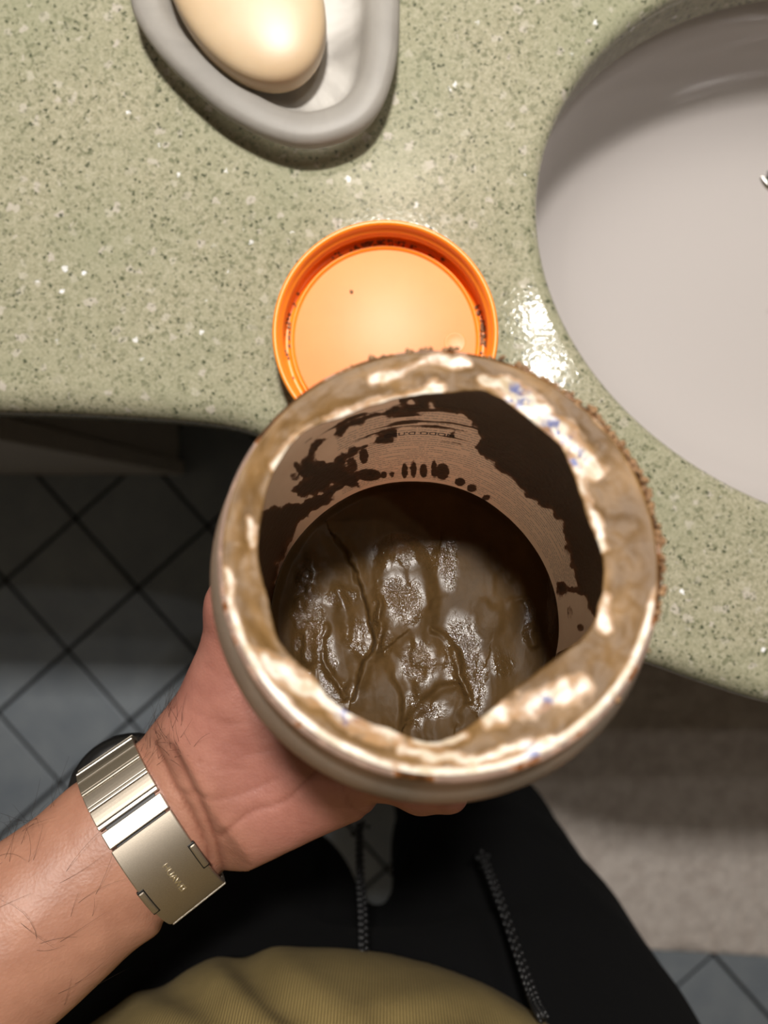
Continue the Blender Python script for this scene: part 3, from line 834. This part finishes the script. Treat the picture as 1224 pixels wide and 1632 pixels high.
# torn foil seal
open_px = [(640, 632), (700, 626), (760, 622), (800, 632), (850, 672), (893, 705), (918, 762), (940, 820), (962, 880), (965, 920), (955, 965), (938, 1008), (880, 1055), (830, 1092), (775, 1138), (722, 1174), (690, 1184), (660, 1178),
           (620, 1162), (575, 1146), (530, 1118), (500, 1080), (466, 1050), (440, 1012), (427, 960), (413, 900), (411, 850), (419, 800), (428, 765), (450, 722), (490, 684), (535, 665), (585, 648)]
op = spline([tuple(jl(x, y, -.0005))[:2] for x, y in open_px], 800, closed=True)
oa = np.arctan2(op[:, 1], op[:, 0]); orad = np.hypot(op[:, 0], op[:, 1]); od = np.argsort(oa)
NF, NR = 360, 22; ph = -math.pi + 2 * math.pi * np.arange(NF) / NF
ri = np.interp(ph, oa[od], orad[od], period=2 * math.pi)
ri = ri + .0007 * (fbm(np.cos(ph) * 14 + 40, np.sin(ph) * 14 + 40, .7, 3) - .5)
Lf = []
for s in np.linspace(0, 1, NR):
    r = ri + (.0461 - ri) * s
    x, y = r * np.cos(ph), r * np.sin(ph)
    w1 = fbm(x * 130 + 50, y * 130 + 50, 1.0, 3) - .5; w2 = fbm(x * 480 + 50, y * 480 + 50, 1.5, 3) - .5
    fade = math.sin(math.pi * min(1, .15 + .85 * (1 - s))) * .5 + .5 * (1 - s)
    z = .0009 - .0026 * (1 - s) ** 1.4 + .0038 * w1 * fade + .0005 * w2 * min(1, (1 - s) * 4 + .15)
    curl = .0022 * (fbm(np.cos(ph) * 3 + 7, np.sin(ph) * 3 + 7, 2., 2) - .35) * max(0, 1 - s * 5)
    Lf.append(np.c_[x, y, z + curl])
Lf = np.array(Lf).reshape(-1, 3); Wf = loc2w(Lf)
Fc = [(i * NF + k, i * NF + (k + 1) % NF, (i + 1) * NF + (k + 1) % NF, (i + 1) * NF + k) for i in range(NR - 1) for k in range(NF)]
foil = mesh_obj('foil_seal', Wf, [f[::-1] for f in Fc], M['foil'])
Qf = px_of(Wf); mud = np.full(len(Wf), .95)
Qw = Qf + 26 * np.c_[fbm(Qf[:, 0] / 30, Qf[:, 1] / 30, .4, 3) - .5, fbm(Qf[:, 0] / 30 + 40, Qf[:, 1] / 30 + 9, 1.4, 3) - .5]
for (ln, wd) in [([(440, 742), (480, 697), (535, 668), (588, 650), (640, 636), (700, 622)], 16), ([(492, 692), (540, 668), (590, 652)], 20), ([(812, 622), (850, 652), (890, 685), (925, 725), (945, 748)], 25), ([(915, 738), (945, 808), (963, 872)], 11),
                 ([(418, 1058), (470, 1088), (520, 1118), (570, 1148), (628, 1168)], 27), ([(845, 1128), (880, 1111), (922, 1099)], 27), ([(590, 606), (650, 583), (705, 572), (742, 580)], 12), ([(700, 570), (740, 577)], 16), ([(640, 1195), (740, 1212), (830, 1194), (880, 1178)], 12),
                 ([(778, 1148), (806, 1132)], 18), ([(822, 1192), (840, 1182)], 13), ([(398, 832), (402, 862)], 11), ([(962, 955), (966, 1003)], 15), ([(360, 905), (368, 980), (402, 1058), (470, 1138)], 11), ([(925, 640), (980, 690)], 8), ([(985, 700), (1008, 745)], 9),
                 ([(770, 606), (815, 618)], 11), ([(660, 1180), (700, 1186), (740, 1172)], 10)]:
    dl, _ = line_d(Qw, ln); mud = np.minimum(mud, .95 - .74 * sstep(1.5, .1, dl / wd))
rr = np.hypot(Lf[:, 0], Lf[:, 1])
ring_w = sstep(.0438, .0452, rr) * sstep(.35, .0, np.sin(np.arctan2(Lf[:, 1], Lf[:, 0])) + .4)
mud = np.clip(np.minimum(mud, 1 - .85 * ring_w), 0, 1)
blue = np.zeros(len(Wf))
for (x, y, r) in [(825, 632, 26), (890, 690, 36), (915, 730, 22), (560, 1140, 26), (868, 1125, 22), (850, 1195, 18)]:
    blue = np.maximum(blue, sstep(1.2, .4, np.hypot(Qf[:, 0] - x, Qf[:, 1] - y) / r))
fa_ = np.arctan2(Lf[:, 1], Lf[:, 0])
add_attr(foil, 'streak', fbm(np.cos(fa_) * 5 + 20, np.sin(fa_) * 5 + 20, 0, 3) * .35 + .65 * fbm(fa_ * 5 + 30, rr * 520 + 2.5 * fbm(fa_ * 3 + 5, fa_ * 0 + 1, .2, 2), .7, 3))
add_attr(foil, 'mud', mud); add_attr(foil, 'blue', blue)
so = foil.modifiers.new('thick', 'SOLIDIFY'); so.thickness = .0004; so.offset = -1
foil['label'] = 'torn white foil seal smeared with brown clay'

# dried crumbs round the outside of the rim
cr = []
for k in range(420):
    t = random.choice([random.gauss(.35, .28), random.gauss(.1, .3), random.gauss(1.3, .5), random.gauss(.6, .2)])
    z = -abs(random.gauss(0, .0035)); r = .0472 + random.uniform(-.0003, .0010)
    cr.append((JM @ Vector((r * math.cos(t), r * math.sin(t), z)), random.uniform(.0003, .0011), random.uniform(.5, 1)))
crust = blobs('dried_clay_crumbs', cr, M['drymud']); tag(crust, kind='stuff')
adopt(jar, body, heading, foil, crust)
tag(jar, 'wide jar with a torn, clay-smeared foil seal held open in the left hand', 'jar')

# ------------------------------------------------------------------ clay paste in the jar
ZM = -.0920; NM = 300
g1 = np.linspace(-1, 1, NM); gx, gy = np.meshgrid(g1, g1, indexing='ij')
dx = gx * np.sqrt(1 - gy ** 2 / 2); dy = gy * np.sqrt(1 - gx ** 2 / 2)
X = (dx * (RI - .0003)).ravel(); Y = (dy * (RI - .0003)).ravel()
def ml(pts): return [tuple(jl(x, y, ZM))[:2] for x, y in pts]
P2 = np.c_[X, Y]
wx = X + .004 * (fbm(X * 90 + 20, Y * 60 + 20, .2, 3) - .5); wy = Y + .005 * (fbm(X * 70 + 60, Y * 60 + 9, .8, 3) - .5)
rg = fbm(wx * 80 + 30, wy * 38 + 30, .5, 2); rg2 = 1 - np.abs(2 * fbm(wx * 120 + 70, wy * 40 + 70, 1.5, 3) - 1)
calm = sstep(.000, .016, X) * sstep(-.012, .006, Y)                     # smoother patch at the right
top_calm = sstep(.016, .028, Y)
amp = (1 - .75 * calm) * (1 - .7 * top_calm)
H = (.0042 * (rg - .5) + .0007 * (rg2 - .7)) * amp + .002 * (fbm(X * 40 + 5, Y * 40 + 5, 3., 2) - .5)
H += .0002 * (fbm(wx * 420 + 11, wy * 260 + 11, .9, 3) - .5) * (1 - .6 * calm)
WP = P2 + np.c_[.0012 * (fbm(X * 260 + 3, Y * 260 + 3, .1, 3) - .5), .0012 * (fbm(X * 260 + 8, Y * 260 + 45, .6, 3) - .5)] * 2
feats = [  # polyline, half width m, height m, step
 ([(534, 855), (555, 894), (573, 933), (583, 976), (591, 1007), (593, 1035), (577, 1058), (571, 1086), (561, 1117)], .0007, -.0014, .0018),
 ([(604, 937), (606, 976), (604, 1015), (602, 1047)], .0012, .0016, 0), ([(518, 1000), (516, 1031), (520, 1062), (538, 1090), (553, 1113)], .0012, .0016, 0),
 ([(498, 902), (485, 937), (483, 976), (491, 1031), (502, 1082)], .0040, .0022, 0), ([(702, 885), (698, 937), (690, 968), (679, 984), (655, 1003)], .0022, -.0003, -.0008),
 ([(616, 1050), (632, 1082), (643, 1105), (647, 1133), (645, 1172)], .0016, -.0008, -.0012), ([(651, 1152), (671, 1129), (702, 1101), (730, 1094), (734, 1117), (726, 1152)], .0016, -.0003, .0012),
 ([(690, 1003), (710, 1015), (722, 1038), (734, 1078), (745, 1117)], .0012, .0016, 0), ([(773, 1066), (765, 1101), (761, 1133)], .0018, 0, .0008), ([(830, 960), (841, 992), (851, 1027)], .0016, .0014, 0),
 ([(660, 1060), (675, 1030), (690, 1050), (672, 1090)], .0050, .0016, 0), ([(530, 930), (545, 960), (550, 1000)], .0022, .0014, 0), ([(560, 1020), (585, 1060), (560, 1095)], .0030, .0014, 0),
 ([(555, 870), (572, 915)], .0016, .0012, 0), ([(780, 850), (810, 900), (790, 980)], .0060, .0010, 0)]
for (pl, wd, hh, stp) in feats:
    d, sg = line_d(WP, spline(ml(pl), len(pl) * 4))
    var = sstep(.30, .62, fbm(X * 150 + hh * 9000, Y * 110 + 3, .4, 2)) * 1.1
    H += var * hh * np.exp(-(d / wd) ** 2) + .8 * stp * sg * np.exp(-(d / (wd * 3 + .002)) ** 2) * (1 - np.exp(-(d / wd) ** 2))
c1 = np.array(ml([(643, 950)])[0]); H += .0022 * sstep(1.2, .7, np.hypot((WP[:, 0] - c1[0]) / .0105, (WP[:, 1] - c1[1]) / .019))
R = np.hypot(X, Y); tm = np.arctan2(Y, X)
H += .0016 * sstep(.0452, .0482, R) * (.6 + .8 * fbm(np.cos(tm) * 3 + 3, np.sin(tm) * 3 + 3, 1, 3))
H = np.clip(H, -.007, .008)
Lm = np.c_[X, Y, ZM + H]; Wm = loc2w(Lm)
idx = np.arange(NM * NM).reshape(NM, NM)
Fc = np.stack([idx[:-1, :-1], idx[1:, :-1], idx[1:, 1:], idx[:-1, 1:]], -1).reshape(-1, 4).tolist()
bd = np.concatenate([idx[:-1, 0], idx[-1, :-1], idx[:0:-1, -1], idx[0, :0:-1]])
bot = loc2w(np.c_[X[bd] * .985, Y[bd] * .985, np.full(len(bd), -.1037)]); nb = len(Wm)
V = np.vstack([Wm, bot]); nbd = len(bd)
for k in range(nbd): Fc.append((bd[k], nb + k, nb + (k + 1) % nbd, bd[(k + 1) % nbd]))
Fc.append(tuple(range(nb, nb + nbd))[::-1])
mudo = mesh_obj('clay_paste', V, Fc, M['mud'])
Qm = px_of(V); Qm2 = Qm + 22 * np.c_[fbm(Qm[:, 0] / 24, Qm[:, 1] / 24, .4, 3) - .5, fbm(Qm[:, 0] / 24 + 40, Qm[:, 1] / 24 + 9, 1.4, 3) - .5]
wet = np.zeros(len(V))
for (x, y, rx, ry, a) in [(643, 955, 34, 42, 1), (632, 880, 42, 30, 1), (690, 890, 22, 25, .7), (490, 1000, 26, 70, 1), (487, 930, 14, 36, .9), (545, 952, 26, 16, 1), (575, 1015, 26, 30, .8), (520, 1060, 16, 50, .8), (665, 1058, 30, 36, 1), (735, 1040, 30, 60, .8), (715, 900, 16, 40, .7),
                          (842, 990, 9, 34, 1), (692, 1132, 26, 16, .8), (610, 1020, 10, 26, .8), (548, 1110, 34, 18, .7), (760, 1090, 18, 46, .6), (600, 985, 6, 60, 1), (800, 1060, 20, 22, .5), (660, 1130, 16, 34, .7), (880, 960, 7, 60, .6)]:
    wet = np.maximum(wet, a * sstep(1.3, .55, np.hypot((Qm2[:, 0] - x) / rx, (Qm2[:, 1] - y) / ry)))
add_attr(mudo, 'wet', wet)
tag(mudo, 'glossy dark brown clay paste filling the bottom of the open jar', 'clay paste')

# ------------------------------------------------------------------ person: arm and hand
def npv(v): return np.array(v, float)
tW = Vector((.84, .54, -.36)).normalized(); sW = Vector((.54, -.84, 0)).normalized()
n0 = sW.cross(tW).normalized()
rotW = math.radians(8); nW = (n0 * math.cos(rotW) + sW * math.sin(rotW)).normalized()
wW = tW.cross(nW).normalized()            # across the wrist, towards the lower right is -wW or +wW
if wW.dot(sW) < 0: wW = -wW
WC = at(222, 1338, .2655); EL = WC + (at(18, 1501, .246) - WC).normalized() * .245; MID = WC.lerp(EL, .42)
sd = SDF((-.325, -.300, CZ - .330), (.110, .055, CZ - .105), .0013)
K = .010
sd.cap(npv(EL), npv(MID), .041, .0350, .012, npv(nW), .9)
sd.cap(npv(MID), npv(WC), .0350, .0288, .012, npv(nW), .77)
CAR = at(300, 1287, .2685)
sd.cap(npv(WC), npv(CAR), .0288, .0285, .010, npv(nW), .68)
mcps = [(455, 925), (520, 1010), (560, 1110), (560, 1212)]
zf_ = -.108 - .0125
MC = [jw(x, y, zf_) for x, y in mcps]
for k, p in enumerate(MC): sd.cap(npv(CAR.lerp(p, .05)), npv(p), .0165, .0118, .012)
sd.cap(npv(MC[0]), npv(MC[1]), .0115, .0115, .008); sd.cap(npv(MC[1]), npv(MC[2]), .0115, .0115, .008); sd.cap(npv(MC[2]), npv(MC[3]), .0115, .011, .008)
sd.cap(npv(CAR.lerp(MC[1], .3)), npv(CAR.lerp(MC[2], .75)), .017, .014, .012)
# thenar, hypothenar
sd.cap(npv(at(318, 1222, .263)), npv(at(385, 1120, .259)), .0200, .0165, .012)
sd.cap(npv(at(365, 1318, .262)), npv(at(545, 1247, .256)), .0165, .0135, .010)
# thumb
T = [at(318, 1190, .264), at(368, 1085, .257), at(384, 965, .246), at(448, 885, .238)]
for a, b, r0, r1 in ((0, 1, .0165, .0138), (1, 2, .0135, .0112), (2, 3, .0112, .0088)): sd.cap(npv(T[a]), npv(T[b]), r0, r1, .006)
# fingers under the jar
zf2 = -.108 - .0088
fing = [[(455, 925), (630, 858), (735, 828), (812, 815)], [(520, 1010), (710, 950), (825, 922), (905, 910)], [(560, 1110), (742, 1078), (848, 1060), (925, 1055)]]
for q, ch in enumerate(fing):
    pts = [MC[q]] + [jw(x, y, zf2 + dz) for (x, y), dz in zip(ch[1:], (-.001, .000, .001))]
    for i, (r0, r1) in enumerate(((.0108, .0094), (.0092, .0084), (.0083, .0072))): sd.cap(npv(pts[i]), npv(pts[i + 1]), r0, r1, .004)
LF = [MC[3], at(608, 1236, .246), at(668, 1261, .236), at(714, 1266, .229)]
for i, (r0, r1) in enumerate(((.0100, .0082), (.0080, .0072), (.0072, .0064))): sd.cap(npv(LF[i]), npv(LF[i + 1]), r0, r1, .003)
# the band sits in the skin: pare the wrist down to the ring of the watch
EA, EB = .0300, .0240                      # half axes of the wrist ring (across, towards the palm)
WS = WC + tW * .0060 - sW * .001
# press the hand against the jar
gX, gY, gZ = sd.grid()
def dotg(v): return (gX - WS.x) * v.x + (gY - WS.y) * v.y + (gZ - WS.z) * v.z
axg = dotg(tW); pe = (np.hypot(dotg(wW) / EA, dotg(nW) / EB) - 1) * EB 
ex_ = np.maximum(0, np.abs(axg) - .0135); pe = pe - ex_ * .5 - ex_ ** 2 * 70
sd.F = np.maximum(sd.F, pe).astype(np.float32); del axg, pe, ex_
lx = JIn[0, 0] * gX + JIn[0, 1] * gY + JIn[0, 2] * gZ + JIn[0, 3]; ly = JIn[1, 0] * gX + JIn[1, 1] * gY + JIn[1, 2] * gZ + JIn[1, 3]; lz = JIn[2, 0] * gX + JIn[2, 1] * gY + JIn[2, 2] * gZ + JIn[2, 3]
jd = np.maximum(np.hypot(lx, ly) - .0532, np.maximum(-.1083 - lz, lz))
sd.F = np.maximum(sd.F, -jd.astype(np.float32)); del gX, gY, gZ, lx, ly, lz, jd
V, Qd = sd.mesh(); del sd
for _ in range(2):
    acc = np.zeros_like(V); cn = np.zeros(len(V))
    for a in range(4):
        b = (a + 1) % 4
        np.add.at(acc, Qd[:, a], V[Qd[:, b]]); np.add.at(cn, Qd[:, a], 1); np.add.at(acc, Qd[:, b], V[Qd[:, a]]); np.add.at(cn, Qd[:, b], 1)
    V = V * .5 + .5 * acc / cn[:, None]
N = vert_normals(V, Qd); Qp = px_of(V)
cre = np.zeros(len(V)); disp = np.zeros(len(V))
for (ln, wpx, am) in [([(226, 1195), (245, 1240), (272, 1290), (298, 1340), (316, 1390), (322, 1412)], 4.5, .9), ([(248, 1185), (275, 1245), (304, 1295), (328, 1350), (340, 1408)], 5, 1.1), ([(275, 1190), (298, 1240), (324, 1290), (344, 1340), (358, 1398)], 5, 1.0),
                      ([(352, 1330), (400, 1292), (450, 1277), (490, 1242), (525, 1212)], 6, .9), ([(290, 1262), (340, 1272), (390, 1262), (440, 1240)], 5, .5), ([(300, 1130), (350, 1150), (400, 1150)], 4, .3), ([(360, 1180), (400, 1200), (440, 1190)], 4, .3),
                      ([(310, 1210), (350, 1225), (400, 1225)], 4, .3), ([(545, 1250), (560, 1285), (585, 1300)], 5, .6), ([(330, 1060), (350, 1075), (372, 1080)], 4, .3)]:
    d, sg = line_d(Qp, spline(ln, 30)); g_ = np.exp(-(d / wpx) ** 2) * (N[:, 2] > -.1)
    disp -= .0006 * am * g_; disp += .0001 * am * np.exp(-((d - 2.2 * wpx) / wpx) ** 2) * (N[:, 2] > -.1); cre = np.maximum(cre, .5 * am * np.exp(-(d / (wpx * .6)) ** 2) * (N[:, 2] > -.1))
disp += .0012 * (fbm(V[:, 0] * 60 + 40, V[:, 1] * 60 + 40, 2.0, 3) - .5)
V = V + N * disp[:, None]
skin = mesh_obj('body', V, Qd, M['skin'])
ax_ = (V - npv(WC)) @ npv(tW)
add_attr(skin, 'palm', sstep(.012, .045, ax_)); add_attr(skin, 'crease', cre)
nl = np.array(px_of(np.array([LF[3]])))[0]

# arm hair
hv, hf = [], []
N = vert_normals(V, Qd); Qp = px_of(V)
def strands(mask, count, l0, l1, dirv, spread):
    ids = np.where(mask)[0]
    if len(ids) == 0: return
    for i in np.random.choice(ids, count):
        p = Vector(V[i]); n_ = Vector(N[i])
        d = (Vector(dirv) + Vector(np.random.normal(0, spread, 3))).normalized(); d = (d - n_ * d.dot(n_) + n_ * random.uniform(.12, .5)).normalized()
        bend = Vector(np.random.normal(0, .5, 3)); Lh = random.uniform(l0, l1); pts = []; q = p - n_ * .0004
        for k in range(6):
            pts.append(q.copy()); q = q + d * (Lh / 5); d = (d + bend * .16 - n_ * .06).normalized()
        tube(hv, hf, pts, [.00005, .00005, .00004, .00004, .00003, .00002], 3)
back = tuple(-tW * .3 - sW * .9)
upper = tuple(Vector((-.1, .9, .2)))
strands((Qp[:, 0] < 165) & (ax_ < -.014) & (((V - npv(WC)) @ npv(sW)) < -.018), 520, .008, .020, upper, .35)
strands((Qp[:, 0] < 170) & (Qp[:, 1] > 1250) & (ax_ < -.016) & (N[:, 2] > .2), 260, .008, .024, (.55, .6, .1), .5)
strands((ax_ > .012) & (ax_ < .035) & (((V - npv(WC)) @ npv(sW)) < -.020), 150, .006, .014, (.2, .8, 0), .4)
hair = mesh_obj('arm_hair', hv, hf, M['hair']); tag(hair, kind='stuff')

# ------------------------------------------------------------------ shirt
ss = SDF((-.36, -.56, CZ - .42), (.27, -.13, CZ + .17), .0045)
bc = Vector((-.032, -.315, 0))
ss.cap((bc.x, -.343, CZ - .27), (bc.x, -.37, CZ + .02), .178, .180, .02, (0, 1, 0), .80)
ss.cap((bc.x, -.357, CZ - .345), (bc.x, -.357, CZ - .25), .158, .16, .02, (0, 1, 0), .70)
ss.cap((bc.x - .12, -.37, CZ + .04), (bc.x + .12, -.37, CZ + .04), .09, .09, .04)
SHO = Vector((-.205, -.37, CZ + .06)); ELs = Vector((EL.x + .002, EL.y - .004, EL.z + .012))
ss.cap(tuple(SHO), tuple(SHO.lerp(ELs, .85)), .072, .062, .03); ss.cap(tuple(SHO.lerp(ELs, .8)), tuple(ELs), .060, .060, .01)
sX, sY, sZ = ss.grid(); ss.F = np.maximum(ss.F, (sZ - (CZ + .15)).astype(np.float32)); ss.F = np.maximum(ss.F, np.where((sX > -.22) | (sZ < CZ - .30), (CZ - .36) - sZ, -1).astype(np.float32)); del sX, sY, sZ
V, Qd = ss.mesh(); N = vert_normals(V, Qd); Qp = px_of(np.c_[V[:, :2], np.minimum(V[:, 2], CZ - .05)])
dp_ = np.zeros(len(V))
for (ln, wd, am) in [([(395, 1540), (440, 1590), (520, 1650)], 26, .006), ([(250, 1560), (330, 1600), (400, 1680)], 24, .004), ([(620, 1640), (760, 1620), (850, 1660)], 22, .003)]:
    d, sg = line_d(Qp, ln); dp_ -= am * np.exp(-(d / wd) ** 2); dp_ += am * .6 * np.exp(-((d - 1.9 * wd) / wd) ** 2)
V = V + N * (dp_ * .5 + .003 * (fbm(V[:, 0] * 16 + 9, V[:, 2] * 10 + 9, 1.0, 3) - .5))[:, None]
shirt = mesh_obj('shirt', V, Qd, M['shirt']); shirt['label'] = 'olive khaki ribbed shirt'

# ------------------------------------------------------------------ trousers
def c_(x, y, d): return (x, y, CZ - d)
tr = SDF((-.36, -.50, .02), (.24, -.2, CZ - .28), .006)
tr.cap(c_(-.10, -.365, .40), c_(.085, -.365, .40), .115, .115, .03)
tr.cap(c_(-.10, -.36, .33), c_(.085, -.36, .33), .095, .095, .03)
tr.cap(c_(.100, -.360, .45), c_(.098, -.360, .75), .105, .088, .02); tr.cap(c_(.098, -.360, .75), c_(.095, -.365, 1.12), .088, .075, .02)
tr.cap(c_(-.105, -.365, .45), c_(-.115, -.365, .60), .105, .098, .02); tr.cap(c_(-.115, -.365, .60), c_(-.200, -.37, .78), .096, .088, .02); tr.cap(c_(-.200, -.37, .78), c_(-.235, -.38, 1.12), .088, .075, .02)
tr.cap(c_(-.005, -.37, .50), c_(-.003, -.37, .61), .06, .02, .03)
tX, tY, tZ = tr.grid(); tr.F = np.maximum(tr.F, (.05 - tZ).astype(np.float32)); tr.F = np.maximum(tr.F, (tZ - (CZ - .30)).astype(np.float32)); del tX, tY, tZ
V, Qd = tr.mesh(); N = vert_normals(V, Qd)
V = V + N * (.010 * (fbm(V[:, 0] * 14 + 3, V[:, 2] * 9 + V[:, 1] * 9 + 20, 1.0, 3) - .5))[:, None]
trou = mesh_obj('trousers', V, Qd, M['black']); trou['label'] = 'loose black trousers'
def cord(pts):
    P = spline(pts, 60); V_, F_ = [], []
    tube(V_, F_, P, [.0022] * len(P), 8)
    c = bmesh.new()
    for i in range(2, 60):
        p = Vector(P[i]); d = (Vector(P[min(i + 1, 59)]) - Vector(P[i - 1])).normalized(); a = d.orthogonal().normalized(); b = d.cross(a)
        for k in range(3):
            t = i * 1.05 + k * 2.094
            q = p + (a * math.cos(t) + b * math.sin(t)) * .0021
            tw = (d + (b * math.cos(t) - a * math.sin(t)) * .7).normalized()
            m4 = Matrix.Translation(q) @ tw.to_track_quat('Z', 'Y').to_matrix().to_4x4() @ Matrix.Diagonal((.0012, .0012, .0024, 1))
            bmesh.ops.create_icosphere(c, subdivisions=1, radius=1, matrix=m4)
    tip = Vector(P[-1])
    for k in range(14):
        m4 = Matrix.Translation(tip + Vector(np.random.normal(0, .0026, 3))) @ Matrix.Diagonal((.0016, .0016, .0022, 1)); bmesh.ops.create_icosphere(c, subdivisions=1, radius=1, matrix=m4)
    me = bpy.data.meshes.new('core'); me.from_pydata([tuple(v) for v in V_], [], F_); c.from_mesh(me); bpy.data.meshes.remove(me)
    return bm_obj('drawstring', c, M['cord'], smooth=True)
cord1 = cord([tuple(at(580, 1560, .33)), tuple(at(580, 1535, .345)), tuple(at(579, 1460, .395)), tuple(at(574, 1390, .455)), tuple(at(573, 1318, .53))])
cord2 = cord([tuple(at(866, 1622, .325)), tuple(at(852, 1595, .335)), tuple(at(826, 1520, .37)), tuple(at(795, 1430, .43)), tuple(at(770, 1366, .49))])
feet = []
for (fx, fy) in ((.095, -.365), (-.235, -.38)):
    bm = bmesh.new(); bmesh.ops.create_uvsphere(bm, u_segments=24, v_segments=16, radius=1)
    for v in bm.verts:
        x, y, z = v.co; v.co = Vector((fx + x * .046 * (1 - .12 * y), fy + .075 + y * .135, max(.0195, .0195 + .05 * (z + .55) * (1 - .35 * max(y, 0)))))
    feet.append(bm_obj('slipper', bm, M['case'], smooth=True))
person = empty('person', (-.07, -.37, 0))
adopt(person, skin, hair, shirt, trou, *feet)
adopt(person, cord1, cord2)
cord1.parent = trou; cord2.parent = trou
bpy.context.view_layer.update()
for c in (cord1, cord2): c.matrix_parent_inverse = trou.matrix_world.inverted()
tag(person, 'person in olive shirt and black trousers holding the open jar in the left hand', 'person')

# ------------------------------------------------------------------ wristwatch
WC = WS.copy()
watch = empty('wristwatch', WC)
def ell(phi, off):                          # phi = 0 palm side centre, positive towards the lower right
    p = wW * (EA * math.sin(phi)) + nW * (EB * math.cos(phi))
    nn = (wW * (math.sin(phi) / EA) + nW * (math.cos(phi) / EB)).normalized()
    return WC + p + nn * off, nn
def slab(name, f0, f1, w0, w1, o0, o1, mat, nseg=6, bev=.0004):
    bm = bmesh.new(); rows = []
    for i in range(nseg + 1):
        ph_ = f0 + (f1 - f0) * i / nseg; r = []
        for (o, w_) in ((o0, w0), (o0, w1), (o1, w1), (o1, w0)):
            p, nn = ell(ph_, o); r.append(bm.verts.new(p + tW * w_))
        rows.append(r)
    for i in range(nseg):
        for k in range(4): bm.faces.new((rows[i][k], rows[i][(k + 1) % 4], rows[i + 1][(k + 1) % 4], rows[i + 1][k]))
    bm.faces.new(rows[0][::-1]); bm.faces.new(rows[-1])
    bmesh.ops.recalc_face_normals(bm, faces=bm.faces[:])
    es = [e for e in bm.edges if e.is_manifold and e.calc_face_angle(0) > .9]
    bmesh.ops.bevel(bm, geom=es, offset=bev, segments=2, profile=.5, affect='EDGES')
    o = bm_obj(name, bm, mat); adopt(watch, o); return o
HW = .0112
# clasp plate with folded end, links up to the case
clasp = slab('clasp', -.30, 1.24, -HW, HW, .0008, .0032, M['steel'], 72)
slab('clasp_end_bar', 1.255, 1.30, -HW, HW, .0008, .0038, M['polish'], 2, .0003)
slab('clasp_hinge_plate', -.52, -.325, -HW, HW, .0008, .0030, M['polish'], 6)
f = -.55
for k, (wd, m_) in enumerate([(.055, 'polish'), (.185, 'steel'), (.05, 'polish'), (.185, 'steel'), (.05, 'polish'), (.19, 'steel'), (.05, 'polish'), (.19, 'steel'), (.05, 'polish'), (.20, 'steel'), (.05, 'polish'), (.2, 'steel')]):
    slab('link', f - wd, f - .008, -HW, HW, .0008, .0030 if m_ == 'steel' else .0033, M[m_], 4, .0003); f -= wd
f = 1.32
for k in range(7):
    slab('link', f + .008, f + .19, -HW, HW, .0008, .0030, M['steel'], 4, .0003); f += .2
slab('link_core', -2.05, 2.75, -HW + .002, HW - .002, .0005, .0012, M['gap'], 60, .0001)
for sgn in (-1, 1):
    w0, w1 = (HW - .0017, HW + .0006) if sgn > 0 else (-HW - .0006, -HW + .0017)
    rc = slab('button_recess', .22 if sgn < 0 else .13, .61 if sgn < 0 else .51, min(w0, w1) - (.0003 if sgn > 0 else 0), max(w0, w1) + (0 if sgn > 0 else .0003), .0020, .00335, M['gap'], 8, .0003)
    bt_ = slab('release_button', .24 if sgn < 0 else .15, .59 if sgn < 0 else .49, w0, w1, .0012, .0036, M['steel'], 8, .0006)
    for x_ in (rc, bt_): x_.parent = clasp
me = text_mesh("HUAWEI", .0033, .0001)
al = 1.0 / ((EA + EB) / 2 * 1.08)
for v in me.vertices:
    p, nn = ell(.36 + v.co.x * 1.0 * al, .00325 + v.co.z); v.co = p + tW * (v.co.y * .9 + .0002)
me.name = 'engraved_lettering'; me.materials.append(M['letter']); lt = link(bpy.data.objects.new('engraved_lettering', me)); adopt(watch, lt); lt.parent = clasp
# case on the back of the wrist
cz = -nW; cc, _ = ell(math.pi, .0005); cc = cc - wW * .0080 - tW * .004
cx_ = wW; cy_ = cz.cross(cx_)
CM = Matrix(((cx_.x, cy_.x, cz.x, cc.x), (cx_.y, cy_.y, cz.y, cc.y), (cx_.z, cy_.z, cz.z, cc.z), (0, 0, 0, 1)))
case = revolve('case', [(.0005, 0), (.017, 0), (.0215, .0015), (.0235, .004), (.0238, .007), (.0232, .0095), (.0222, .0106), (.0205, .0108), (.0005, .0108)], M['case'], CM, 72)
cry = revolve('crystal', [(.0005, .0108), (.0203, .0108), (.0203, .0114), (.0195, .0119), (.0005, .0121)], M['crystal'], CM, 72)
crown = revolve('crown', [(.0005, 0), (.0030, 0), (.0033, .0006), (.0033, .0026), (.0028, .0032), (.0005, .0033)], M['polish'], CM @ Matrix.Translation((-.012, -.0203, .0055)) @ Matrix.Rotation(math.pi / 2, 4, 'X') @ Matrix.Rotation(-.55, 4, 'Y'), 24)
adopt(watch, case, cry, crown)
tag(watch, 'wristwatch with a titanium link band and folding clasp worn on the left wrist', 'watch')
